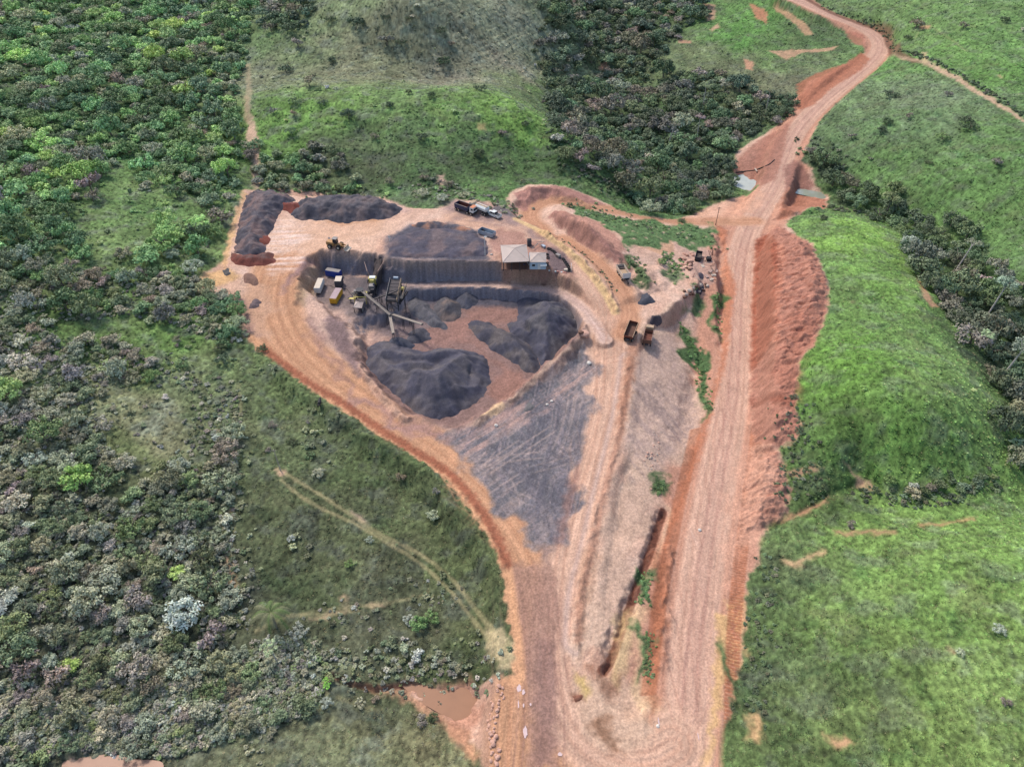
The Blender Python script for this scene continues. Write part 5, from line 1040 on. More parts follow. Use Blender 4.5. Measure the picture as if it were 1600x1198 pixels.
def thing(name, label, cat, px, py, to=None, group=None, z=None, pitch=0, dz=0):
    e = bpy.data.objects.new(name, None); e.empty_display_size = 1; scene.collection.objects.link(e)
    x, y = gp(px, py) if z is None else at(px, py, z); zz = float(ground_z(np.array(x), np.array(y))) if z is None else z
    e.location = (x, y, zz + dz); a = 0
    if to: q = gp(*to) if z is None else at(*to, z); a = math.atan2(q[1] - y, q[0] - x)
    e.rotation_euler = (0, pitch, a); tag(e, label, cat, group); return e
WH = None
def wheels(root, xs, half, r=.5, w=.35, m=None):
    global WH
    for x in xs:
        for s in (-1, 1):
            o = MB().cyl((0, -w / 2, 0), (0, w / 2, 0), r, n=14).done("wheel", m_black, root, (x, s * half, r))
            MB().cyl((0, s * w / 2, 0), (0, s * (w / 2 + .03), 0), r * .5, n=10).done("rim", m_dusty, o)
def cab(root, x, w=2.3, h=1.7, l=1.7, z=1.0, m=m_white, mr=m_orange):
    c = MB().box((x, 0, z + h / 2), (l, w, h), taper=(.88, .92, -.05), bev=.12).done("cab", m, root)
    MB().box((x - .06, 0, z + h + .04), (l * .84, w * .88, .1), bev=.04).done("cab_roof", mr, c)
    MB().box((x + l / 2 - .03, 0, z + h * .66), (.06, w * .78, h * .4), rot=Matrix.Rotation(R(-7), 3, 'Y')).done("windscreen", m_glass, c)
    for s in (-1, 1): MB().box((x + .15, s * w / 2 * .985, z + h * .66), (l * .45, .05, h * .34)).done("side_window", m_glass, c)
    MB().box((x + l / 2 + .02, 0, z + .1), (.15, w, .4)).done("bumper", m_dark, c)
t = thing("dump_truck", "dump truck with white orange roofed cab and navy tray, rust red inside, parked left", "truck", 728, 331, (744, 336.5))
MB().box((0, 0, .85), (7.6, .9, .3)).done("chassis", m_dark, t); cab(t, 3.1)
b_ = MB().tray((-1.1, 0, 1.1), 5.2, 2.5, 1.35).done("tipper_body", m_navy, t)
MB().box((-1.1, 0, 1.24), (5.0, 2.3, .06)).done("tray_floor", m_rust, b_)
for s in (-1, 1):
    MB().box((-1.1, s * 1.165, 1.85), (4.98, .03, 1.1)).done("tray_lining", m_rust, b_); MB().box((-1.1, s * 1.22, 2.49), (5.3, .16, .12)).done("tray_rail", m_grey, b_)
for k in range(5): MB().box((-3.2 + k * 1.05, -1.28, 1.75), (.12, .06, 1.2)).done("tray_rib", m_navy, b_)
wheels(t, (2.9, 1.4, -2.0, -3.2), 1.05)
t = thing("tanker_truck", "dusty white tank truck with its cab to the left, parked alongside the dump truck", "truck", 750, 331.5, (735, 325.5))
MB().box((0, 0, .85), (7.2, .9, .3)).done("chassis", m_dark, t); cab(t, 3.0, m=m_dusty, mr=m_tan)
tk = MB().box((-1.0, 0, 1.95), (5.0, 2.2, 1.6), bev=.45).done("tank", m_white, t); MB().box((-1.0, 0, 2.78), (4.4, .9, .08)).done("dusty_top", m_tan, tk)
for k in range(4): MB().cyl((-2.6 + k * 1.1, 0, 2.8), (-2.6 + k * 1.1, 0, 2.95), .25).done("hatch", m_dusty, tk)
wheels(t, (2.8, 1.3, -1.9, -3.0), 1.0)
t = thing("pickup", "white double cab pickup with an empty dark bed, parked right of the tank truck", "pickup", 772, 338, (762, 333.5))
prof = [(-2.6, .45), (-2.6, 1.05), (-.95, 1.1), (-.9, 1.1), (1.1, 1.1), (2.45, 1.0), (2.6, .75), (2.6, .42)]
def extrude(prof, w, n0=0): 
    n = len(prof); return [(x, -w / 2, z) for x, z in prof] + [(x, w / 2, z) for x, z in prof], [tuple(range(n)), tuple(range(2 * n - 1, n - 1, -1))] + [(i, (i + 1) % n, (i + 1) % n + n, i + n) for i in range(n)]
MB().poly(*extrude(prof, 1.85)).done("body", m_white, t)
MB().poly(*extrude([(-.95, 1.08), (-.8, 1.72), (.75, 1.75), (1.45, 1.1)], 1.6)).done("cab", m_glass, t); MB().box((0, 0, 1.77), (1.5, 1.5, .08), bev=.05).done("cab_roof", m_white, t)
for x in (-.82, .05, .95): 
    for s in (-1, 1): MB().box((x, s * .8, 1.42), (.09, .06, .66)).done("window_pillar", m_white, t)
MB().box((-1.75, 0, 1.06), (1.45, 1.5, .1)).done("bed", m_dark, t)
for s in (-1, 1): MB().box((-1.75, s * .86, 1.16), (1.65, .1, .14)).done("bed_side", m_white, t)
MB().box((-2.57, 0, 1.12), (.08, 1.8, .2)).done("tailgate", m_white, t); wheels(t, (1.65, -1.65), .84, .38, .26)
t = thing("silver_tray", "detached silver steel tipper body standing on the ground beside the shed yard", "tipper body", 761, 367, (775, 371.5))
MB().tray((0, 0, .3), 5.2, 2.2, 1.25, .07).done("tray", m_silver, t)
for k in range(6):
    for s in (-1, 1): MB().box((-2.3 + k * .92, s * 1.13, .92), (.1, .07, 1.1)).done("side_rib", m_silver, t)
MB().box((0, 0, .15), (5.0, 1.2, .3)).done("base_frame", m_dark, t); MB().box((-2.0, 0, .5), (.9, 1.9, .3)).done("residue", m_ore, t)
# lamp pole by the pile, signs, utility poles
t = thing("lamp_pole", "white pole standing at the right tip of the upper ore heap", "pole", 758, 399)
MB().cyl((0, 0, 0), (0, 0, 6.2), .13, .09, 8).done("pole", m_white, t); MB().box((.25, 0, 6.2), (.8, .3, .18)).done("lamp_head", m_white, t)
for px, py, lab in ((515.5, 379, "small white sign on a post beside the wheel loader"), (609, 377, "small white sign on a post at the ramp's corner of the upper yard")):
    t = thing("sign_post", lab, "sign", px, py); MB().cyl((0, 0, 0), (0, 0, 1.7), .05, .05, 6).done("post", m_white, t); MB().box((0, -.04, 1.5), (.55, .05, .6), bev=.01).done("board", m_white, t)
t = thing("utility_pole", "slender pale pole rising from a sand patch in the meadow", "pole", 438.5, 735)
MB().cyl((0, 0, -.3), (-.15, 0, 6.6), .13, .08, 8).done("pole", m_conc, t); MB().box((-.15, 0, 6.3), (1.1, .1, .1)).done("crossarm", m_conc, t)
t = thing("utility_pole", "thin dark pole at the corner where the loop road meets the main road", "pole", 1118, 352)
MB().cyl((0, 0, -.3), (.1, 0, 7.0), .14, .1, 8).done("pole", m_wood, t); MB().box((.1, 0, 6.6), (1.3, .12, .12)).done("crossarm", m_wood, t)
# shed and office with hipped roofs
def hip(name, label, corners, apex, ez, rise, gz, cat, walls, over=.4):
    P = [at(a, b, ez) for a, b in corners]; cx = sum(p[0] for p in P) / 4; cy = sum(p[1] for p in P) / 4
    e = bpy.data.objects.new(name, None); scene.collection.objects.link(e); e.location = (cx, cy, gz); tag(e, label, cat)
    L = [(p[0] - cx, p[1] - cy) for p in P]; h = ez - gz; A = (0.0, .3, h + rise)
    rf = MB().poly([(x, y, h) for x, y in L] + [(x, y, h - .14) for x, y in L], [(4, 5, 6, 7)] + [(i, (i + 1) % 4, (i + 1) % 4 + 4, i + 4) for i in range(4)]).done("roof", m_roof, e)
    for i in range(4):
        a, b = L[i], L[(i + 1) % 4]; MB().poly([(a[0], a[1], h + .01), (b[0], b[1], h + .01), A], [(0, 1, 2)]).done("roof_panel", m_roof, rf)
        MB().cyl((a[0], a[1], h + .03), A, .07, .07, 6).done("hip_ridge", m_roof, rf)
    return e, L, h
UZ_ = float(UZ)
e, L, h = hip("open_shed", "larger hip roofed open shed with pinkish grey sheets and posts at its front", [(785.4, 410), (827, 408.3), (822.6, 382), (782, 383)], None, UZ_ + 3.0, 1.5, UZ_, "shed", None)
ins = .93
for i in range(4):
    MB().cyl((L[i][0] * ins, L[i][1] * ins, 0), (L[i][0] * ins, L[i][1] * ins, h), .12, .12, 8).done("post", m_dark, e)
for k in (.33, .66):
    x = L[0][0] * (1 - k) + L[1][0] * k; MB().cyl((x * ins, L[0][1] * ins, 0), (x * ins, L[0][1] * ins, h), .1, .1, 8).done("post", m_dark, e)
MB().box(((L[3][0] + L[2][0]) / 2 * ins, L[3][1] * ins, h * .48), (abs(L[2][0] - L[3][0]) * ins, .1, h * .9)).done("back_wall", m_wood, e)
MB().box((0, 0, .03), (7.6, 8.0, .1)).done("floor_slab", m_brown, e)
for (x, y, m_, nm) in ((2.2, -2.9, m_blue, "a"), (3.2, -3.2, m_dgrey, "b")): pass
e, L, h = hip("site_office", "small office with a hip roof and pale blue front wall, right of the open shed", [(827.4, 409.6), (853.8, 409.6), (853.2, 394.4), (828.2, 394)], None, UZ_ + 2.5, 1.0, UZ_, "office", None)
x0, x1 = L[0][0] * .95, L[1][0] * .95; y0, y1 = L[0][1] * .92, L[2][1] * .92
for nm, c, d in (("wall", ((x0 + x1) / 2, y0, h / 2), (x1 - x0, .15, h)), ("wall", ((x0 + x1) / 2, y1, h / 2), (x1 - x0, .15, h)), ("wall", (x0, (y0 + y1) / 2, h / 2), (.15, y1 - y0 - .16, h)), ("wall", (x1, (y0 + y1) / 2, h / 2), (.15, y1 - y0 - .16, h))):
    MB().box(c, d, bev=0).done(nm, m_lblue, e)
MB().box((.3, y0 - .1, 1.0), (.85, .06, 1.9), bev=.01).done("door", m_white, e); w_ = MB().box((-1.3, y0 - .09, 1.4), (1.0, .06, .8), bev=.01).done("window", m_white, e); MB().box((-1.3, y0 - .13, 1.4), (.85, .03, .65), bev=0).done("pane", m_glass, w_)
MB().box((1.5, y0 - .45, 1.75), (1.9, .8, .06), rot=Matrix.Rotation(R(14), 3, 'X')).done("awning", m_white, e)
# clutter round the office yard
def drum(px, py, m, lab, g=None, r=.32, h=.9):
    t = thing("drum", lab, "drum", px, py, None, g); MB().cyl((0, 0, 0), (0, 0, h), r, r, 12).done("body", m, t); MB().cyl((0, 0, h), (0, 0, h + .03), r * .9, r * .9, 12).done("lid", m_dark, t)
drum(823, 417.5, m_green, "yellow green drum under the open shed's front right corner"); drum(819.5, 416.5, m_blue, "blue drum under the open shed beside the yellow green one")
drum(825.5, 414, m_white, "white drum in the gap between shed and office")
G_T = "old tyres round the office yard"
tyre_src = None
for i, (px, py) in enumerate(pv("857,389 860,390 863,392 866,394 868,396 880,405 882,408 884,411 886,414 888,417 855,398 856,403 889,421 890,423 855,412 854.5,415")):
    x, y = gp(px, py); z = float(ground_z(np.array(x), np.array(y)))
    bm = bmesh.new(); 
    if tyre_src is None:
        n, m2 = 14, 6; rg = [[bm.verts.new(((.42 + .15 * math.cos(b * 2 * math.pi / m2)) * math.cos(a * 2 * math.pi / n), (.42 + .15 * math.cos(b * 2 * math.pi / m2)) * math.sin(a * 2 * math.pi / n), .16 * math.sin(b * 2 * math.pi / m2) + .15)) for b in range(m2)] for a in range(n)]
        for a in range(n):
            for b in range(m2): bm.faces.new((rg[a][b], rg[(a + 1) % n][b], rg[(a + 1) % n][(b + 1) % m2], rg[a][(b + 1) % m2]))
        tyre_src = bpy.data.meshes.new("tyre"); bm.to_mesh(tyre_src); tyre_src.materials.append(m_black)
    bm.free(); o = bpy.data.objects.new("tyre", tyre_src); scene.collection.objects.link(o); o.location = (x, y, z); o.rotation_euler = (random.uniform(-.2, .2), random.uniform(-.2, .2), random.random())
    lab = "old black tyre in the arc of junk edging the office yard" if i < 5 or 5 <= i < 10 or i in (12, 13) else "old black tyre against the office's right end wall"
    tag(o, lab, "tyre", G_T + (" edge" if "arc" in lab else " wall"))
def bx(name, lab, cat, px, py, to, d, m, parts=(), group=None, dz=0, pitch=0):
    t = thing(name, lab, cat, px, py, to, group, dz=dz, pitch=pitch); MB().box((0, 0, d[2] / 2), d, bev=.04).done("body", m, t)
    for nm, c, dd, mm in parts: MB().box(c, dd, bev=.02).done(nm, mm, t)
    return t
bx("water_tank", "dark boxy tank standing behind the gap between shed and office", "tank", 827, 383, (832, 383), (1.3, 1.3, 1.9), m_dgrey, (("lid", (0, 0, 1.93), (1.1, 1.1, .1), m_black),))
bx("pallet_crate", "grey crate among the junk at the office yard's upper right edge", "crate", 872, 401, (876, 404), (1.5, 1.0, .8), m_grey, (("slat", (0, -.52, .4), (1.4, .04, .1), m_wood), ("slat", (0, -.52, .65), (1.4, .04, .1), m_wood)))
bx("pallet_crate", "small silver crate behind the office roof's corner", "crate", 849, 386, (853, 389), (1.4, .9, .6), m_silver, (("slat", (0, -.47, .3), (1.3, .04, .08), m_wood),))
bx("pallet_crate", "pale crate at the lower right corner of the office yard", "crate", 884, 423, (888, 423), (1.0, .8, .6), m_dusty, (("slat", (0, -.42, .3), (.9, .04, .08), m_wood),))
for i, (a, b, c, d, lab) in enumerate(((831,392,840,384,"long pale plank leaning behind the office, the lower one"), (834,389,846,380,"long pale plank in the junk behind the office, the upper one"), (843,387,849,381,"short white beam lying behind the office's right corner"), (838,380,852,383,"grey steel length along the yard edge behind the office"))):
    x0_, y0_ = gp(a, b); x1_, y1_ = gp(c, d); z = UZ_ + .3
    o = MB().cyl((x0_, y0_, z), (x1_, y1_, z + .3), .09, .09, 4).done("plank", m_conc if i < 3 else m_grey); tag(o, lab, "plank")
t = thing("low_fence", "short white rail fence at the office yard's right end", "fence", 892.5, 420, (893, 412))
for k in range(4): MB().box((-1.6 + k * 1.1, 0, .5), (.1, .1, 1.0)).done("post", m_white, t)
for z in (.45, .85): MB().box((0, 0, z), (3.5, .06, .1)).done("rail", m_white, t)
t = thing("brick_stack", "low salmon brick row along the front edge of the office yard", "bricks", 871, 425.5, (880, 425.5))
for k in range(9): MB().box((-2.4 + k * .6, random.uniform(-.15, .15), .2), (.5, .35, .4), rot=Matrix.Rotation(random.uniform(-.2, .2), 3, 'Z')).done("brick", m_pink if k % 3 else m_white, t)
# wheel loader
t = thing("wheel_loader", "dusty yellow wheel loader with its bucket to the right, on the upper yard", "loader", 526, 387, (542, 389.5))
m_ly = M("dusty_yellow_paint", (190, 140, 88), .7, 0, .2)
MB().box((-1.6, 0, 1.45), (2.6, 1.7, 1.2), bev=.15).done("engine_hood", m_ly, t); MB().box((.9, 0, 1.1), (1.8, 1.2, .7)).done("front_frame", m_ly, t)
c_ = MB().box((-.1, 0, 2.4), (1.3, 1.4, 1.5), taper=(.85, .9), bev=.06).done("cab", m_glass, t); MB().box((-.1, 0, 3.2), (1.5, 1.6, .12)).done("cab_roof", m_grey, c_)
for s in (-1, 1): MB().box((2.3, s * .5, 1.2), (2.4, .2, .35), rot=Matrix.Rotation(R(14), 3, 'Y')).done("lift_arm", m_ly, t)
MB().poly(*extrude([(3.2, .15), (3.1, 1.1), (3.3, 1.2), (3.45, .4), (4.3, .15), (4.25, .05)], 2.6)).done("bucket", m_dusty, t); wheels(t, (1.2, -1.6), 1.05, .75, .55)
# power units and site containers by the crusher
def genset(lab, px, py, to, d, m, mroof, seams=6, wheels_=False):
    t = thing("site_container", lab, "container", px, py, to); z0 = .55 if wheels_ else .12
    MB().box((0, 0, z0 + d[2] / 2), d, bev=.05).done("body", m, t); MB().box((0, 0, z0 + d[2] + .03), (d[0] * .97, d[1] * .94, .06)).done("roof", mroof, t)
    for k in range(seams):
        for s in (-1, 1): MB().box((-d[0] / 2 + (k + .5) * d[0] / seams, s * (d[1] / 2 + .015), z0 + d[2] / 2), (d[0] / seams * .82, .03, d[2] * .8), bev=.01).done("side_panel", m, t)
    for s in (-.25, .25): MB().box((d[0] / 2 + .02, s * d[1], z0 + d[2] / 2), (.04, d[1] * .44, d[2] * .85), bev=.01).done("door", m, t)
    if wheels_:
        wheels(t, (-.6, .4), d[1] / 2 - .15, .35, .22); MB().box((d[0] / 2 + .8, 0, .55), (1.5, .15, .12)).done("tow_bar", m_dark, t)
    else: MB().box((0, 0, .06), (d[0] * .98, d[1] * .8, .14)).done("skid", m_dark, t)
    return t
genset("bright blue power container under the dark bank left of the crusher", 522, 431, (532, 432.5), (4.6, 1.7, 1.9), m_blue, m_grey)
genset("dark slate container with a dusty pinkish roof, between the blue and yellow ones", 530.5, 446, (529.5, 450), (2.9, 2.0, 2.2), m_dgrey, m_dusty, 4)
genset("yellow container with a dusty lilac roof below the slate one", 526, 466.5, (521.5, 474.5), (5.6, 2.0, 1.7), m_yel, M("lilac_dusty_roof", (178, 152, 158)))
genset("white wheeled container trailer left of the yellow container", 500, 452.5, (497, 460), (5.4, 1.8, 1.7), m_white, m_dusty, 5, True)
# jaw crusher
t = thing("jaw_crusher", "jaw crusher with pale yellow hood, fed by a flared hopper under the ramp", "crusher", 583, 455, (579.5, 470), z=MZ)
m_wing = M("hopper_wing_steel", (176, 146, 136), .85, 0, .15)
for s in (-1, 1):
    tr = MB().box((-.5, s * 1.2, .45), (6.0, .5, .8), bev=.3).done("track", m_dark, t)
    MB().poly([(-3.0, s * 1.0, 3.4), (-6.6, s * 2.3, 4.0), (-6.9, s * 2.7, 5.6), (-2.9, s * 1.5, 5.0), (-3.0, s * 1.12, 3.4), (-6.6, s * 2.42, 4.0), (-6.9, s * 2.82, 5.6), (-2.9, s * 1.62, 5.0)], [(0, 1, 2, 3), (7, 6, 5, 4), (0, 4, 5, 1), (1, 5, 6, 2), (2, 6, 7, 3), (3, 7, 4, 0)]).done("hopper_wing", m_wing, t)
MB().box((-.4, 0, 1.4), (6.4, 1.6, .7)).done("chassis", m_dark, t)
MB().box((-1.6, 0, 2.7), (1.6, 2.2, 2.0), bev=.1).done("jaw_box", m_pyel, t); MB().box((-1.6, 0, 3.8), (1.3, 1.7, .2)).done("hood", m_white, t); MB().box((-.5, 0, 2.9), (.5, 1.2, 1.4), bev=.1).done("hood_flap", m_pyel, t)
MB().cyl((-1.2, -1.35, 2.7), (-1.2, -1.15, 2.7), .85, .85, 16).done("flywheel", m_dark, t); MB().cyl((-1.2, 1.15, 2.7), (-1.2, 1.35, 2.7), .85, .85, 16).done("flywheel", m_dark, t)
MB().box((.9, 0, 2.3), (1.7, 1.5, 1.1), bev=.1).done("engine", m_grey, t); MB().box((2.2, .3, 1.9), (.9, 1.1, .7), bev=.08).done("control_box", m_dark, t); MB().box((.9, .6, 3.0), (.5, .4, .4)).done("air_filter", m_navy, t)
for k in range(3): MB().box((-.2 + k * 1.3, -.95, 2.3), (.06, .06, 1.5)).done("guard_rail", m_wing, t)
MB().box((1.0, -.95, 3.0), (2.8, .06, .06)).done("guard_rail", m_wing, t); MB().box((3.2, 0, 1.1), (2.2, .8, .3), rot=Matrix.Rotation(R(-10), 3, 'Y')).done("discharge_belt", m_belt, t)
# dark feed running from the yard edge into the hopper
A_ = [at(585, 404, UZ), at(597, 404, UZ), at(593, 425, 6.4), at(588.5, 437, 5.2), at(583.5, 437, 5.2), at(583, 425, 6.4)]
zz_ = [UZ + .05, UZ + .05, 6.4, 5.2, 5.2, 6.4]; n_ = len(A_)
bmv = [(a[0], a[1], z) for a, z in zip(A_, zz_)] + [(a[0], a[1], MZ - .2) for a in A_]
o = MB().poly(bmv, [tuple(range(n_)), tuple(range(2 * n_ - 1, n_ - 1, -1))] + [(i, (i + 1) % n_, (i + 1) % n_ + n_, i + n_) for i in range(n_)])
bmesh.ops.subdivide_edges(o.bm, edges=o.bm.edges[:], cuts=5, use_grid_fill=True)
for v in o.bm.verts: v.co += Vector((0, 0, .25 * math.sin(v.co.x * 3.1 + v.co.y * 2.3)))
o = o.done("ore_ramp", m_ore); tag(o, "tongue of dark brown ore running from the yard edge into the hopper", "ramp")
# conveyors
def conveyor(lab, a, za, b, zb, w=.8, m=m_frame, legs=(.25, .75), belt=None, rails=.3, name="conveyor"):
    belt = belt or (m_lb if m is m_lf else m_belt); (x0, y0), (x1, y1) = at(*a, za), at(*b, zb); e = bpy.data.objects.new(name, None); scene.collection.objects.link(e)
    gz = float(ground_z(np.array(x0), np.array(y0))); e.location = (x0, y0, gz); L = math.hypot(x1 - x0, y1 - y0); e.rotation_euler = (0, 0, math.atan2(y1 - y0, x1 - x0)); tag(e, lab, "conveyor")
    s = math.atan2(zb - za, L); LL = math.hypot(L, zb - za); rot = Matrix.Rotation(-s, 3, 'Y'); h = za - gz; mid = (L / 2, 0, h + (zb - za) / 2)
    MB().box(mid, (LL, w, .06), rot=rot, bev=0).done("belt", belt, e)
    for q in (-1, 1): MB().box((mid[0], q * (w / 2 + .06), mid[2]), (LL, .12, rails), rot=rot).done("side_rail", m, e)
    for p, hh in ((0, h), (L, h + zb - za)): MB().cyl((p, -w / 2, hh), (p, w / 2, hh), .2, .2, 10).done("end_drum", m_dark, e)
    for f in legs:
        X_ = L * f; H_ = h + (zb - za) * f; wx, wy = x0 + (x1 - x0) * f, y0 + (y1 - y0) * f; g_ = float(ground_z(np.array(wx), np.array(wy))) - gz
        if H_ - g_ > .5:
            for q in (-1, 1): MB().cyl((X_, q * w * .5, g_ - .2), (X_, q * w * .5, H_ - .15), .07, .07, 6).done("leg", m_dark, e)
            MB().cyl((X_, -w * .5, g_ + (H_ - g_) * .2), (X_, w * .5, g_ + (H_ - g_) * .8), .05, .05, 5).done("brace", m_dark, e)
    n = int(LL / 1.2)
    for k in range(1, n): MB().cyl((L * k / n, -w / 2, h + (zb - za) * k / n - .1), (L * k / n, w / 2, h + (zb - za) * k / n - .1), .06, .06, 5).done("idler", m_dark, e)
    return e
m_lf = M("pale_conveyor_frame", (176, 164, 154), .7, .1, .15)
m_lb = M("dusty_belt", (160, 146, 138), .9, 0, .15, 4)
conveyor("dark conveyor rising from the crusher to the head of the screen", (582, 468), 3.6, (621, 453.5), 8.0, .8, m_dark, (.35, .7))
conveyor("long pale conveyor crossing down from the second crusher to the screen's foot", (566, 455), 7.2, (610, 492), 3.6, .5, m_lf, (.15, .5, .85))
conveyor("short pale conveyor pointing down towards the largest stockpile", (609, 492), 3.0, (614.5, 521), 4.6, .5, m_lf, (.3, .8))
conveyor("long pale conveyor reaching right from the screen over the low ore heap", (613, 491), 2.9, (660, 506.5), 5.4, .5, m_lf, (.35, .68))
conveyor("short dark conveyor climbing to the upper right of the screen", (624, 474), 3.4, (636.5, 455), 6.4, .6, m_dark, (.6,))
# vibrating screen
t = thing("vibrating_screen", "large inclined screening machine with a dark mesh deck on a steel frame", "screen", 614, 486, (622, 462), z=1.8)
t.scale = (1.15, 1.3, 1.15)
def dk(name, c, d, m, par, rot=Matrix.Rotation(R(-14), 3, 'Y')): return MB().box(c, d, rot=rot).done(name, m, par)
bx_ = dk("screen_box", (3.0, 0, 3.9), (6.8, 2.3, .5), m_dark, t)
for s in (-1, 1): dk("side_plate", (3.0, s * 1.2, 4.2), (7.0, .1, 1.1), m_grey if s > 0 else m_tan, t)
dk("mesh_deck", (3.0, 0, 4.25), (6.6, 2.2, .08), m_belt, t)
for k in range(6): dk("deck_bar", (.4 + k * 1.1, 0, 4.33 + (k * 1.1 - 2.6) * .25), (.08, 2.2, .08), m_dark, t)
for x in (.2, 3, 5.8):
    for s in (-1, 1): MB().cyl((x, s * 1.2, 0), (x, s * 1.2, 3.2 + x * .25), .11, .11, 6).done("leg", m_dark, t)
    MB().cyl((x, -1.2, .5), (x, 1.2, 2.8), .07, .07, 5).done("brace", m_dark, t)
for s in (-1, 1): MB().cyl((.2, s * 1.2, .6), (5.8, s * 1.2, 3.4), .07, .07, 5).done("brace", m_dark, t)
MB().box((3.2, -1.9, 3.4), (5.6, .9, .08)).done("walkway", m_dark, t)
for k in range(6): MB().cyl((.6 + k * 1.05, -2.3, 3.4), (.6 + k * 1.05, -2.3, 4.5), .04, .04, 5).done("handrail_post", m_tan, t)
MB().cyl((.6, -2.3, 4.5), (5.9, -2.3, 4.5), .04, .04, 5).done("handrail", m_tan, t); MB().box((4.2, -1.7, 3.9), (.9, .7, .7), bev=.15).done("drive_motor", m_pyel, t); MB().cyl((6.6, -.5, 5.3), (6.6, .5, 5.3), .35, .35, 10).done("feed_drum", m_silver, t)
# cone crusher on yellow stand
t = thing("cone_crusher", "second crusher in dark steel on a yellow stand, left of the jaw crusher", "crusher", 565, 471, (572, 471), z=MZ)
for x in (-1.6, 1.6):
    for y in (-1.3, 1.3): MB().cyl((x, y, 0), (x, y, 2.4), .12, .12, 6).done("stand_leg", m_pyel, t)
for y in (-1.3, 1.3): MB().box((0, y, 2.4), (3.6, .2, .25)).done("stand_beam", m_pyel, t)
for x in (-1.6, 1.6): MB().box((x, 0, 2.4), (.2, 2.5, .25)).done("stand_beam", m_pyel, t)
MB().cyl((0, 0, 1.6), (0, 0, 3.2), 1.0, 1.2, 14).done("crusher_bowl", m_dark, t); MB().cyl((0, 0, 3.2), (0, 0, 4.1), .8, 1.15, 14).done("feed_cone", m_dark, t); MB().box((-1.4, .4, 3.0), (.9, 1.0, 1.1), bev=.1).done("motor", m_grey, t); MB().cyl((-1.9, -.5, 3.0), (-1.9, -.3, 3.0), .5, .5, 12).done("pulley", m_conc, t)
MB().box((1.2, -.6, 3.0), (.7, .7, .6), bev=.08).done("gearbox", m_dark, t)
o = conveyor("pale yellow gangway running left from the second crusher", (545, 466), 3.6, (556.5, 466.5), 4.2, .5, m_pyel, (.2,), m_pyel, .12, "gangway"); o['category'] = "gangway"
e, L, h = hip("control_hut", "small hut with a grey hip roof and dark open front, below the second crusher", [(552, 480.3), (565.2, 481.2), (568.2, 471.3), (555.3, 471)], None, MZ + 1.9, .7, MZ, "hut", None)
for i in range(4): MB().cyl((L[i][0] * .9, L[i][1] * .9, 0), (L[i][0] * .9, L[i][1] * .9, h), .1, .1, 6).done("post", m_dark, e)
MB().box((L[2][0] * .9, (L[1][1] + L[2][1]) / 2 * .9, h / 2), (.08, abs(L[2][1] - L[1][1]) * .85, h), bev=0).done("side_wall", m_grey, e); MB().box(((L[3][0] + L[2][0]) / 2, L[2][1] * .9, h / 2), (2.2, .08, h), bev=0).done("back_wall", m_dgrey, e); MB().box((0, L[0][1] * .92, h - .2), (.9, .06, .3)).done("name_board", m_silver, e)
for px, py, hh, lab in ((640.5, 508, 3.4, "left one of the two dark steel posts by the long right hand conveyor"), (642.6, 507, 3.4, "right one of the two dark steel posts by the long right hand conveyor"), (591.8, 482, 3.2, "dark steel post below the long crossing conveyor, left"), (594.3, 476, 3.0, "dark steel post under the dark rising conveyor")):
    o = MB().cyl((0, 0, -.2), (0, 0, hh), .09, .09, 6).done("steel_post", m_dark); q = gp(px, py); o.location = (q[0], q[1], float(ground_z(np.array(q[0]), np.array(q[1])))); tag(o, lab, "post")
def cable(pts, lab, r=.06):
    P = [gp(a, b) for a, b in smooth_line(pts, 4)]; m = MB()
    V = [(x, y, float(ground_z(np.array(x), np.array(y))) + .08) for x, y in P]
    for a, b in zip(V, V[1:]): m.cyl(a, b, r, r, 5)
    o = m.done("power_cable", m_black); tag(o, lab, "cable")
cable(pv("537,451 543,453 548,460 553,464 557,464"), "black power cable looping from the slate container to the second crusher"); cable(pv("506,447 514,446 521,449 526,451"), "thin dark hose arching between the white trailer and the slate container", .04)
# tippers near the fork
t = thing("tipper_trailer", "white sided tipper trailer with a brown floor, parked on the loop road", "trailer", 973, 431, (978, 440))
b_ = MB().tray((0, 0, 1.0), 5.8, 2.4, 1.2).done("tray", m_dusty, t); MB().box((0, 0, 1.12), (5.6, 2.2, .06)).done("tray_floor", m_tan, b_); MB().box((2.95, 0, 1.9), (.08, 2.5, 1.7)).done("headboard", m_white, t); MB().box((-2.2, 0, 1.3), (1.0, 2.1, .3)).done("residue", m_ore, b_)
MB().box((.2, 0, .8), (6.2, .9, .25)).done("chassis", m_dark, t); wheels(t, (-1.9, -.7, 2.0), 1.0, .48, .3); MB().box((3.9, 0, .6), (1.7, .2, .16)).done("drawbar", m_dark, t); MB().cyl((4.6, 0, 0), (4.6, 0, .7), .2, .2, 8).done("stand", m_black, t)
t = thing("tipper_trailer", "rusty tipper with its tray raised, left of the two by the road fork", "trailer", 985, 526, (991, 513))
MB().box((-.2, 0, .85), (5.6, 1.0, .3)).done("chassis", m_dark, t); wheels(t, (-1.9, -.8, 1.6), 1.0)
b_ = MB().tray((0, 0, 0), 4.8, 2.4, 1.1).done("tray", m_rust, t, (.1, 0, 1.9)); b_.rotation_euler = (0, R(-24), 0); MB().box((0, 0, .12), (4.6, 2.2, .06)).done("tray_floor", m_brown, b_)
for s in (-1, 1): MB().box((0, s * 1.22, 1.12), (4.9, .14, .1)).done("tray_rail", m_tan, b_)
MB().cyl((1.2, 0, 1.0), (1.4, 0, 2.3), .12, .12, 8).done("lift_ram", m_grey, t)
t = thing("dump_truck", "brown rusty dump truck, right of the two by the road fork", "truck", 1012, 531, (1015, 517))
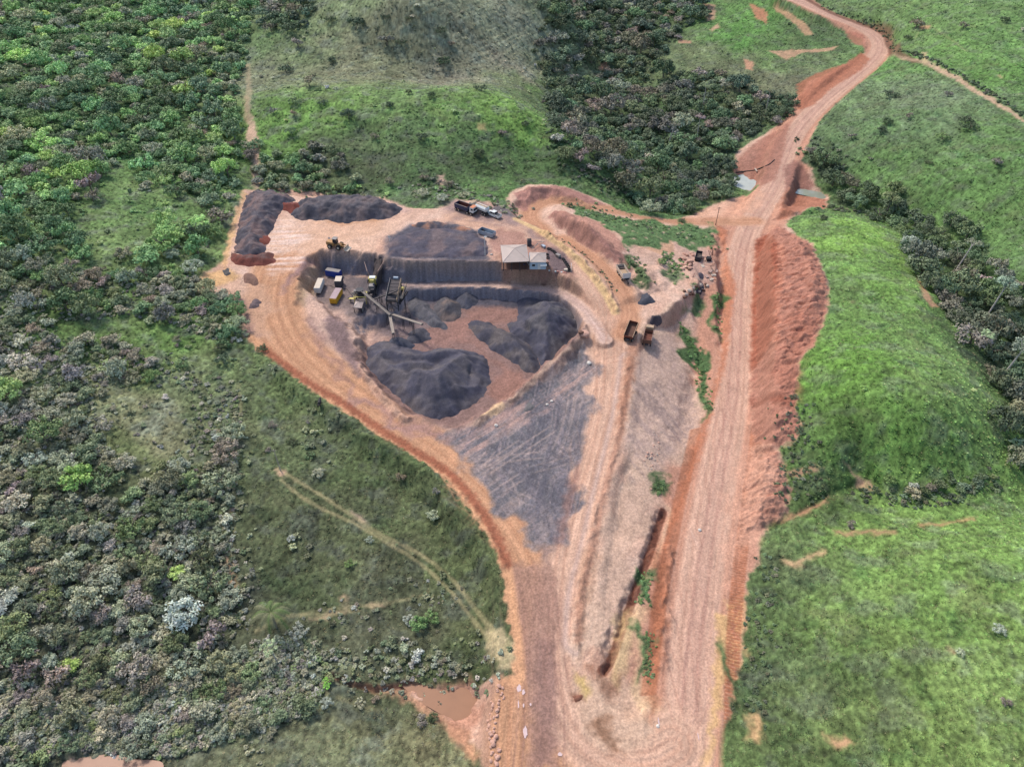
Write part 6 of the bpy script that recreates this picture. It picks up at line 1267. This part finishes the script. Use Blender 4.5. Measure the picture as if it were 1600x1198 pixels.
MB().box((0, 0, .85), (7.0, .9, .3)).done("chassis", m_dark, t); cab(t, 2.9, 2.2, 1.5, 1.4, 1.0, m_tan, m_tan); b_ = MB().tray((-.9, 0, 1.1), 4.6, 2.3, 1.25).done("tipper_body", m_brown, t)
MB().box((-.9, 0, 1.24), (4.4, 2.1, .06)).done("tray_floor", m_rust, b_); wheels(t, (2.6, -1.4, -2.5), 1.0)
for k in range(4): MB().box((-2.6 + k * 1.1, 0, 2.36), (.1, 2.3, .08)).done("cross_bar", m_rust, b_)
for s in (-1, 1): MB().box((-.9, s * 1.14, 2.36), (4.7, .1, .1)).done("tray_rail", m_wing, b_)
# scrap dump
t = thing("scrap_skip", "dark steel skip lying at the back of the scrap dump", "skip", 1091, 403, (1095, 391)); MB().tray((0, 0, .1), 4.2, 1.9, 1.3, .1).done("tray", m_dark, t); MB().box((0, 0, .6), (4.0, 1.6, .1)).done("load", m_ore, t); MB().box((-2.3, 0, .5), (.4, 1.4, .7)).done("lip", m_black, t)
t = thing("scrap_heap", "tangled dark machine frame right of the scrap skip", "scrap", 1108, 404, (1114, 392))
for k in range(12):
    a = random.uniform(-2.6, 2.6); MB().cyl((a, random.uniform(-1.2, 1.2), .1), (a + random.uniform(-1.5, 1.5), random.uniform(-1.2, 1.2), random.uniform(.6, 2.1)), .09, .09, 5).done("steel_bar", random.choice([m_dark, m_rust, m_wing]), t)
MB().box((-1.2, 0, .6), (1.6, 1.4, 1.0), rot=Matrix.Rotation(.3, 3, 'Z'), bev=.1).done("engine_block", m_black, t)
def rock(name, lab, cat, px, py, r, m, group=None, seed=0, flat=.7, z=None):
    bm = bmesh.new(); bmesh.ops.create_icosphere(bm, subdivisions=2, radius=1); rr2 = random.Random(seed); off = [Vector((rr2.uniform(-1, 1), rr2.uniform(-1, 1), rr2.uniform(-1, 1))).normalized() for _ in range(7)]
    for v in bm.verts:
        for n_ in off:
            d = v.co.dot(n_) - .72
            if d > 0: v.co -= n_ * d * .9
        v.co = Vector((v.co.x * rr2.uniform(.97, 1.03), v.co.y, v.co.z * flat))
    me = bpy.data.meshes.new(name); bm.to_mesh(me); bm.free(); me.materials.append(m); return me
RK = [rock("boulder", "", "", 0, 0, 1, m_rock, seed=i) for i in range(5)]; RK2 = [rock("boulder", "", "", 0, 0, 1, m_conc, seed=20 + i) for i in range(3)]; RKD = [rock("boulder", "", "", 0, 0, 1, m_brown, seed=30 + i) for i in range(3)]
def put(me, nm, px, py, r, lab, cat, group=None):
    o = bpy.data.objects.new(nm, me); scene.collection.objects.link(o); q = gp(px, py); o.location = (q[0], q[1], float(ground_z(np.array(q[0]), np.array(q[1]))) + r * .25); o.scale = (r * random.uniform(.8, 1.2), r * random.uniform(.8, 1.2), r); o.rotation_euler = (0, 0, random.uniform(0, 6.28)); tag(o, lab, cat, group)
for i in range(46):
    f = i / 45; px, py = 764 + 14 * random.random() + 3 * math.sin(f * 9) + (8 if f < .2 else 0), 1072 + 122 * f
    put(RK[i % 5], "boulder", px, py, random.uniform(.22, .5), "reddish boulder in the riprap strip between the muddy pond and the work road", "boulder", "riprap boulders by the muddy pond")
for i in range(22):
    f = i / 21; put((RKD + RK2)[i % 6], "boulder", 1068 + 36 * f + random.uniform(-2, 2), 461 - 14 * f + random.uniform(-5, 5), random.uniform(.35, .8), "angular rock in the row along the scrap road's lower edge", "boulder", "rocks along the scrap road")
for i in range(20):
    put((RK + RKD)[i % 8], "boulder", random.uniform(1062, 1084), random.uniform(396, 422), random.uniform(.4, 1.0), "loose reddish rock left of the scrap skip", "boulder", "rocks left of the scrap skip")
for i, (px, py) in enumerate(((1110, 424), (1115, 430), (1104, 432), (1112, 437), (1119, 424), (1098, 416))):
    t = bx("concrete_slab", ["pale slab fragment nearest the skip in the scrap dump", "broken pale slab beside the scrap road's right rim", "tilted slab fragment in the middle of the broken slabs", "pale slab fragment lowest in the scrap dump", "pale slab at the scrap dump's right edge by the cut", "pale slab lying just below the skip"][[5 - i, 1, 2, 3, 4, 5][0] if i in (0, 5) else i], "slab", px, py, (px + 3, py + 4 * (i % 3 - 1)), (1.5, 1.0, .2), m_conc if i % 2 else m_wing)
for i in range(14):
    x_, y_ = gp(random.uniform(1080, 1116), random.uniform(400, 452)); z_ = float(ground_z(np.array(x_), np.array(y_)))
    o = MB().cyl((-1, 0, .1), (1, 0, random.uniform(.2, .9)), .1, .08, 5).done("scrap_bar", random.choice([m_rust, m_dark, m_wood, m_conc])); o.location = (x_, y_, z_); o.rotation_euler = (0, 0, random.uniform(0, 6.28)); tag(o, "loose bar of scrap strewn over the scrap dump", "scrap", "loose bars in the scrap dump")
for i in range(26):
    put((RK + RK2)[i % 8], "boulder", 1022 + random.gauss(0, 7), 722 + random.gauss(0, 22), random.uniform(.14, .32), "small pale stone spilled below the grey rubble slope", "boulder", "stones below the rubble slope")
for px, py, r, lab in ((775, 665, .5, "white stone on the pink patch at the flat apron's left"), (862, 627, .4, "white stone high on the dark apron, the upper of two"), (855, 632, .35, "white stone high on the dark apron, the lower of two"), (920, 568, .7, "white slab of rock by the tyre marks at the apron's top"), (691, 400, .0, ""), (768, 398, .45, "white stone beside the open shed's left side"), (1028, 1134, .3, "small white stone where the island meets the main road"), (1093, 828, .45, "white chip lying on the main road")):
    if r: put(RK2[1] if False else rock("stone", "", "", 0, 0, 1, m_whiterock, seed=int(px)), "stone", px, py, r, lab, "stone")
put(rock("boulder", "", "", 0, 0, 1, m_rock, seed=77), "boulder", 914, 523, 1.3, "big brown boulder at the tip of the pit's right hand berm", "boulder"); put(RKD[0], "boulder", 908, 520, .8, "dark boulder leaning on the big brown one at the berm tip", "boulder")
t = thing("culvert_marker", "white concrete post lying on the red bank above the upstream pool", "post", 1181, 267, (1178, 259)); MB().box((0, 0, .3), (3.0, .5, .5)).done("body", m_conc, t)
cable(pv("1150,270 1165,268 1180,266 1200,258 1210,250"), "dark pipe sagging across the red bank beside the upstream pool", .22)
# black cow
t = thing("cow", "black cow standing alone in the meadow beside the left road", "cow", 500, 634, (501.5, 628))
bm = bmesh.new(); pts = [(0, 0, 1.05), (.75, 0, 1.1), (-.75, 0, 1.1), (1.15, 0, 1.35), (1.5, 0, 1.25), (-1.0, 0, 1.0), (-1.1, 0, .45)]; ed = [(0, 1), (0, 2), (1, 3), (3, 4), (2, 5), (5, 6)]; rd = [.42, .36, .36, .2, .13, .06, .04]
for x, n0 in ((.65, 1), (-.65, 2)):
    for s in (-.22, .22):
        i = len(pts); pts += [(x, s, .85), (x + .05, s, .45), (x, s, .02)]; ed += [(n0, i), (i, i + 1), (i + 1, i + 2)]; rd += [.16, .08, .06]
me = bpy.data.meshes.new("body"); me.from_pydata(pts, ed, []); o = bpy.data.objects.new("body", me); scene.collection.objects.link(o); o.parent = t
sk = o.modifiers.new("skin", 'SKIN'); lay = me.skin_vertices[0] if me.skin_vertices else None
if lay is None: bpy.context.view_layer.update(); bpy.context.view_layer.objects.active = o; bpy.ops.mesh.customdata_skin_add(); lay = me.skin_vertices[0]
for v, r_1 in zip(lay.data, rd): v.radius = (r_1, r_1)
lay.data[0].use_root = True; o.modifiers.new("sub", 'SUBSURF').levels = 1; me.materials.append(m_hide)
for s in (-1, 1): MB().box((1.28, s * .2, 1.42), (.08, .22, .1)).done("ear", m_hide, t)
# palm and special trees
t = thing("palm_tree", "palm with drooping dry fronds and green heart above the bottom scrub", "palm", 421, 990)
x_, y_ = at(423, 957, 2.6); t.location = (x_, y_, float(ground_z(np.array(x_), np.array(y_)))); H_ = 5.2
MB().cyl((0, 0, -.3), (.1, 0, H_), .22, .16, 10).done("trunk", M_BARK, t)
for k in range(15):
    a = k * 2.4; ln_ = 3.4 + .7 * math.sin(k * 1.7); dr = .9 + .5 * (k % 3); ring = MB(); prev = None; pts = []
    for i in range(9):
        f = i / 8; pts.append(Vector((math.cos(a) * ln_ * f, math.sin(a) * ln_ * f, H_ + 1.1 * math.sin(f * 2.2) - dr * f * f * 1.5)))
    side = Vector((-math.sin(a), math.cos(a), 0))
    for i in range(8):
        p, q = pts[i], pts[i + 1]; w_ = .62 * math.sin(min(1, .2 + i / 8) * 2.6) + .15
        for s in (-1, 1):
            for j in range(3):
                b0 = p + (q - p) * (j / 3); b1 = p + (q - p) * (j / 3 + .22); tip = b0 + (q - p).normalized() * .35 + side * s * w_ + Vector((0, 0, -.22)); ring.poly([b0, b1, tip], [(0, 1, 2)])
        ring.cyl(p, q, .035, .03, 4)
    ring.done("frond", m_straw if k > 6 else m_green, t)
def special(px, py, r, hgt, tint, lab, cat="tree", sparse=False, z=None, th=1.0, bark=None, name="tree", lean=None, ci=0):
    x, y = gp(px, py); zg = float(ground_z(np.array(x), np.array(y))); e = bpy.data.objects.new(name, None); scene.collection.objects.link(e); e.location = (x, y, zg); tag(e, lab, cat); lx, ly = lean or (0, 0)
    c = bpy.data.objects.new("crown", (CROWN_SP if sparse else CROWN_HI)[ci]); scene.collection.objects.link(c); c.parent = e; c.location = (lx, ly, hgt - r * .5); c.scale = (r, r, r * .85); c['tint'] = [float(v) for v in tcol(tint, .03)]
    m = MB().cyl((0, 0, -.3), (lx * .9, ly * .9, hgt), .1 * th + .06, .07 * th, 8)
    for k in range(3): a = k * 2.1; m.cyl((lx * .8, ly * .8, hgt * .85), (lx + math.cos(a) * r * .5, ly + math.sin(a) * r * .5, hgt + r * .2), .06 * th, .03, 5)
    m.done("trunk", bark or M_BARK, e); return e
special(434, 1034, 1.7, 4.4, (132, 150, 96), "pale green crowned tree with a bare leaning stem, just below the palm", sparse=False, bark=M_BARKP, lean=(-.9, .5), ci=1)
special(514, 1078, .75, 1.8, (110, 176, 40), "bright lime sapling at the head of the muddy gully", ci=2)
special(512, 1072, .6, 2.4, (104, 170, 44), "bright lime sapling just behind the other at the gully head", ci=1)
special(1097, 172, 3.4, 12, (96, 118, 70), "tall tree with a bare white trunk standing out in the valley wood", bark=M_BARKP, th=2, ci=1)
special(1043, 229, 3.2, 10, (92, 98, 82), "grey crowned tree with a pale slanting trunk in the valley wood's lower part", bark=M_BARKP, th=2, lean=(2.0, 0), sparse=True)
special(1196, 176, 3.0, 10, (88, 100, 76), "pale trunked tree at the valley wood's right tip", bark=M_BARKP, th=2, sparse=True, ci=1)
special(1491, 426, 3.6, 10, (96, 112, 88), "grey tree with a long pale leaning trunk in the stream wood", bark=M_BARKP, th=2.2, lean=(3.5, 2), sparse=True)
special(1538, 500, 3.8, 12, (100, 118, 90), "broad tree with a pale leaning trunk lower in the stream wood", bark=M_BARKP, th=2.2, lean=(3, 2), ci=3)
special(1560, 595, 3.8, 11, (96, 112, 92), "grey green broad tree by the frame's right side in the stream wood", bark=M_BARKP, th=2.2, lean=(3, 1), ci=1)
special(1089, 213, 3.6, 9, (122, 112, 104), "grey leafless looking tree in the centre of the valley wood", bark=M_BARKP, th=1.6, sparse=True)
special(1383, 338, 4.2, 8, (78, 98, 64), "big rounded dark tree behind the green knoll's upper edge", th=2, ci=3)
special(1530, 548, 2.0, 6, (128, 148, 110), "pale young tree at the stream wood's near edge", ci=1)
# puddles
def puddle(px, py, w, h, seed, lab):
    x, y = gp(px, py); z = float(ground_z(np.array(x), np.array(y))) + .03; rr3 = random.Random(seed); bm = bmesh.new()
    vs = [bm.verts.new((w * math.cos(a) * rr3.uniform(.6, 1.1), h * math.sin(a) * rr3.uniform(.6, 1.1), 0)) for a in np.linspace(0, 6.28, 13)[:-1]]; bm.faces.new(vs); me = bpy.data.meshes.new("puddle"); bm.to_mesh(me); bm.free(); me.materials.append(m_pud)
    o = bpy.data.objects.new("puddle", me); scene.collection.objects.link(o); o.location = (x, y, z + .05); tag(o, lab, None, None, 'structure')
m_pud = M("puddle_water", (226, 196, 196), .1, 0, .05)  # pale reflection on the puddles is painted into the base colour
for a in ((811, 1075, .45, .8, 1), (818, 1081, .3, .6, 2), (821, 1143, .4, 1.1, 3), (810, 1100, .15, .8, 4), (818, 1102, .15, .4, 5), (875, 1178, .4, .35, 6), (1029, 1127, .15, .9, 7), (1091, 1150, .12, .8, 8), (829, 1100, .2, .3, 9)): puddle(*a, "small pale puddle in a rut of the work road")
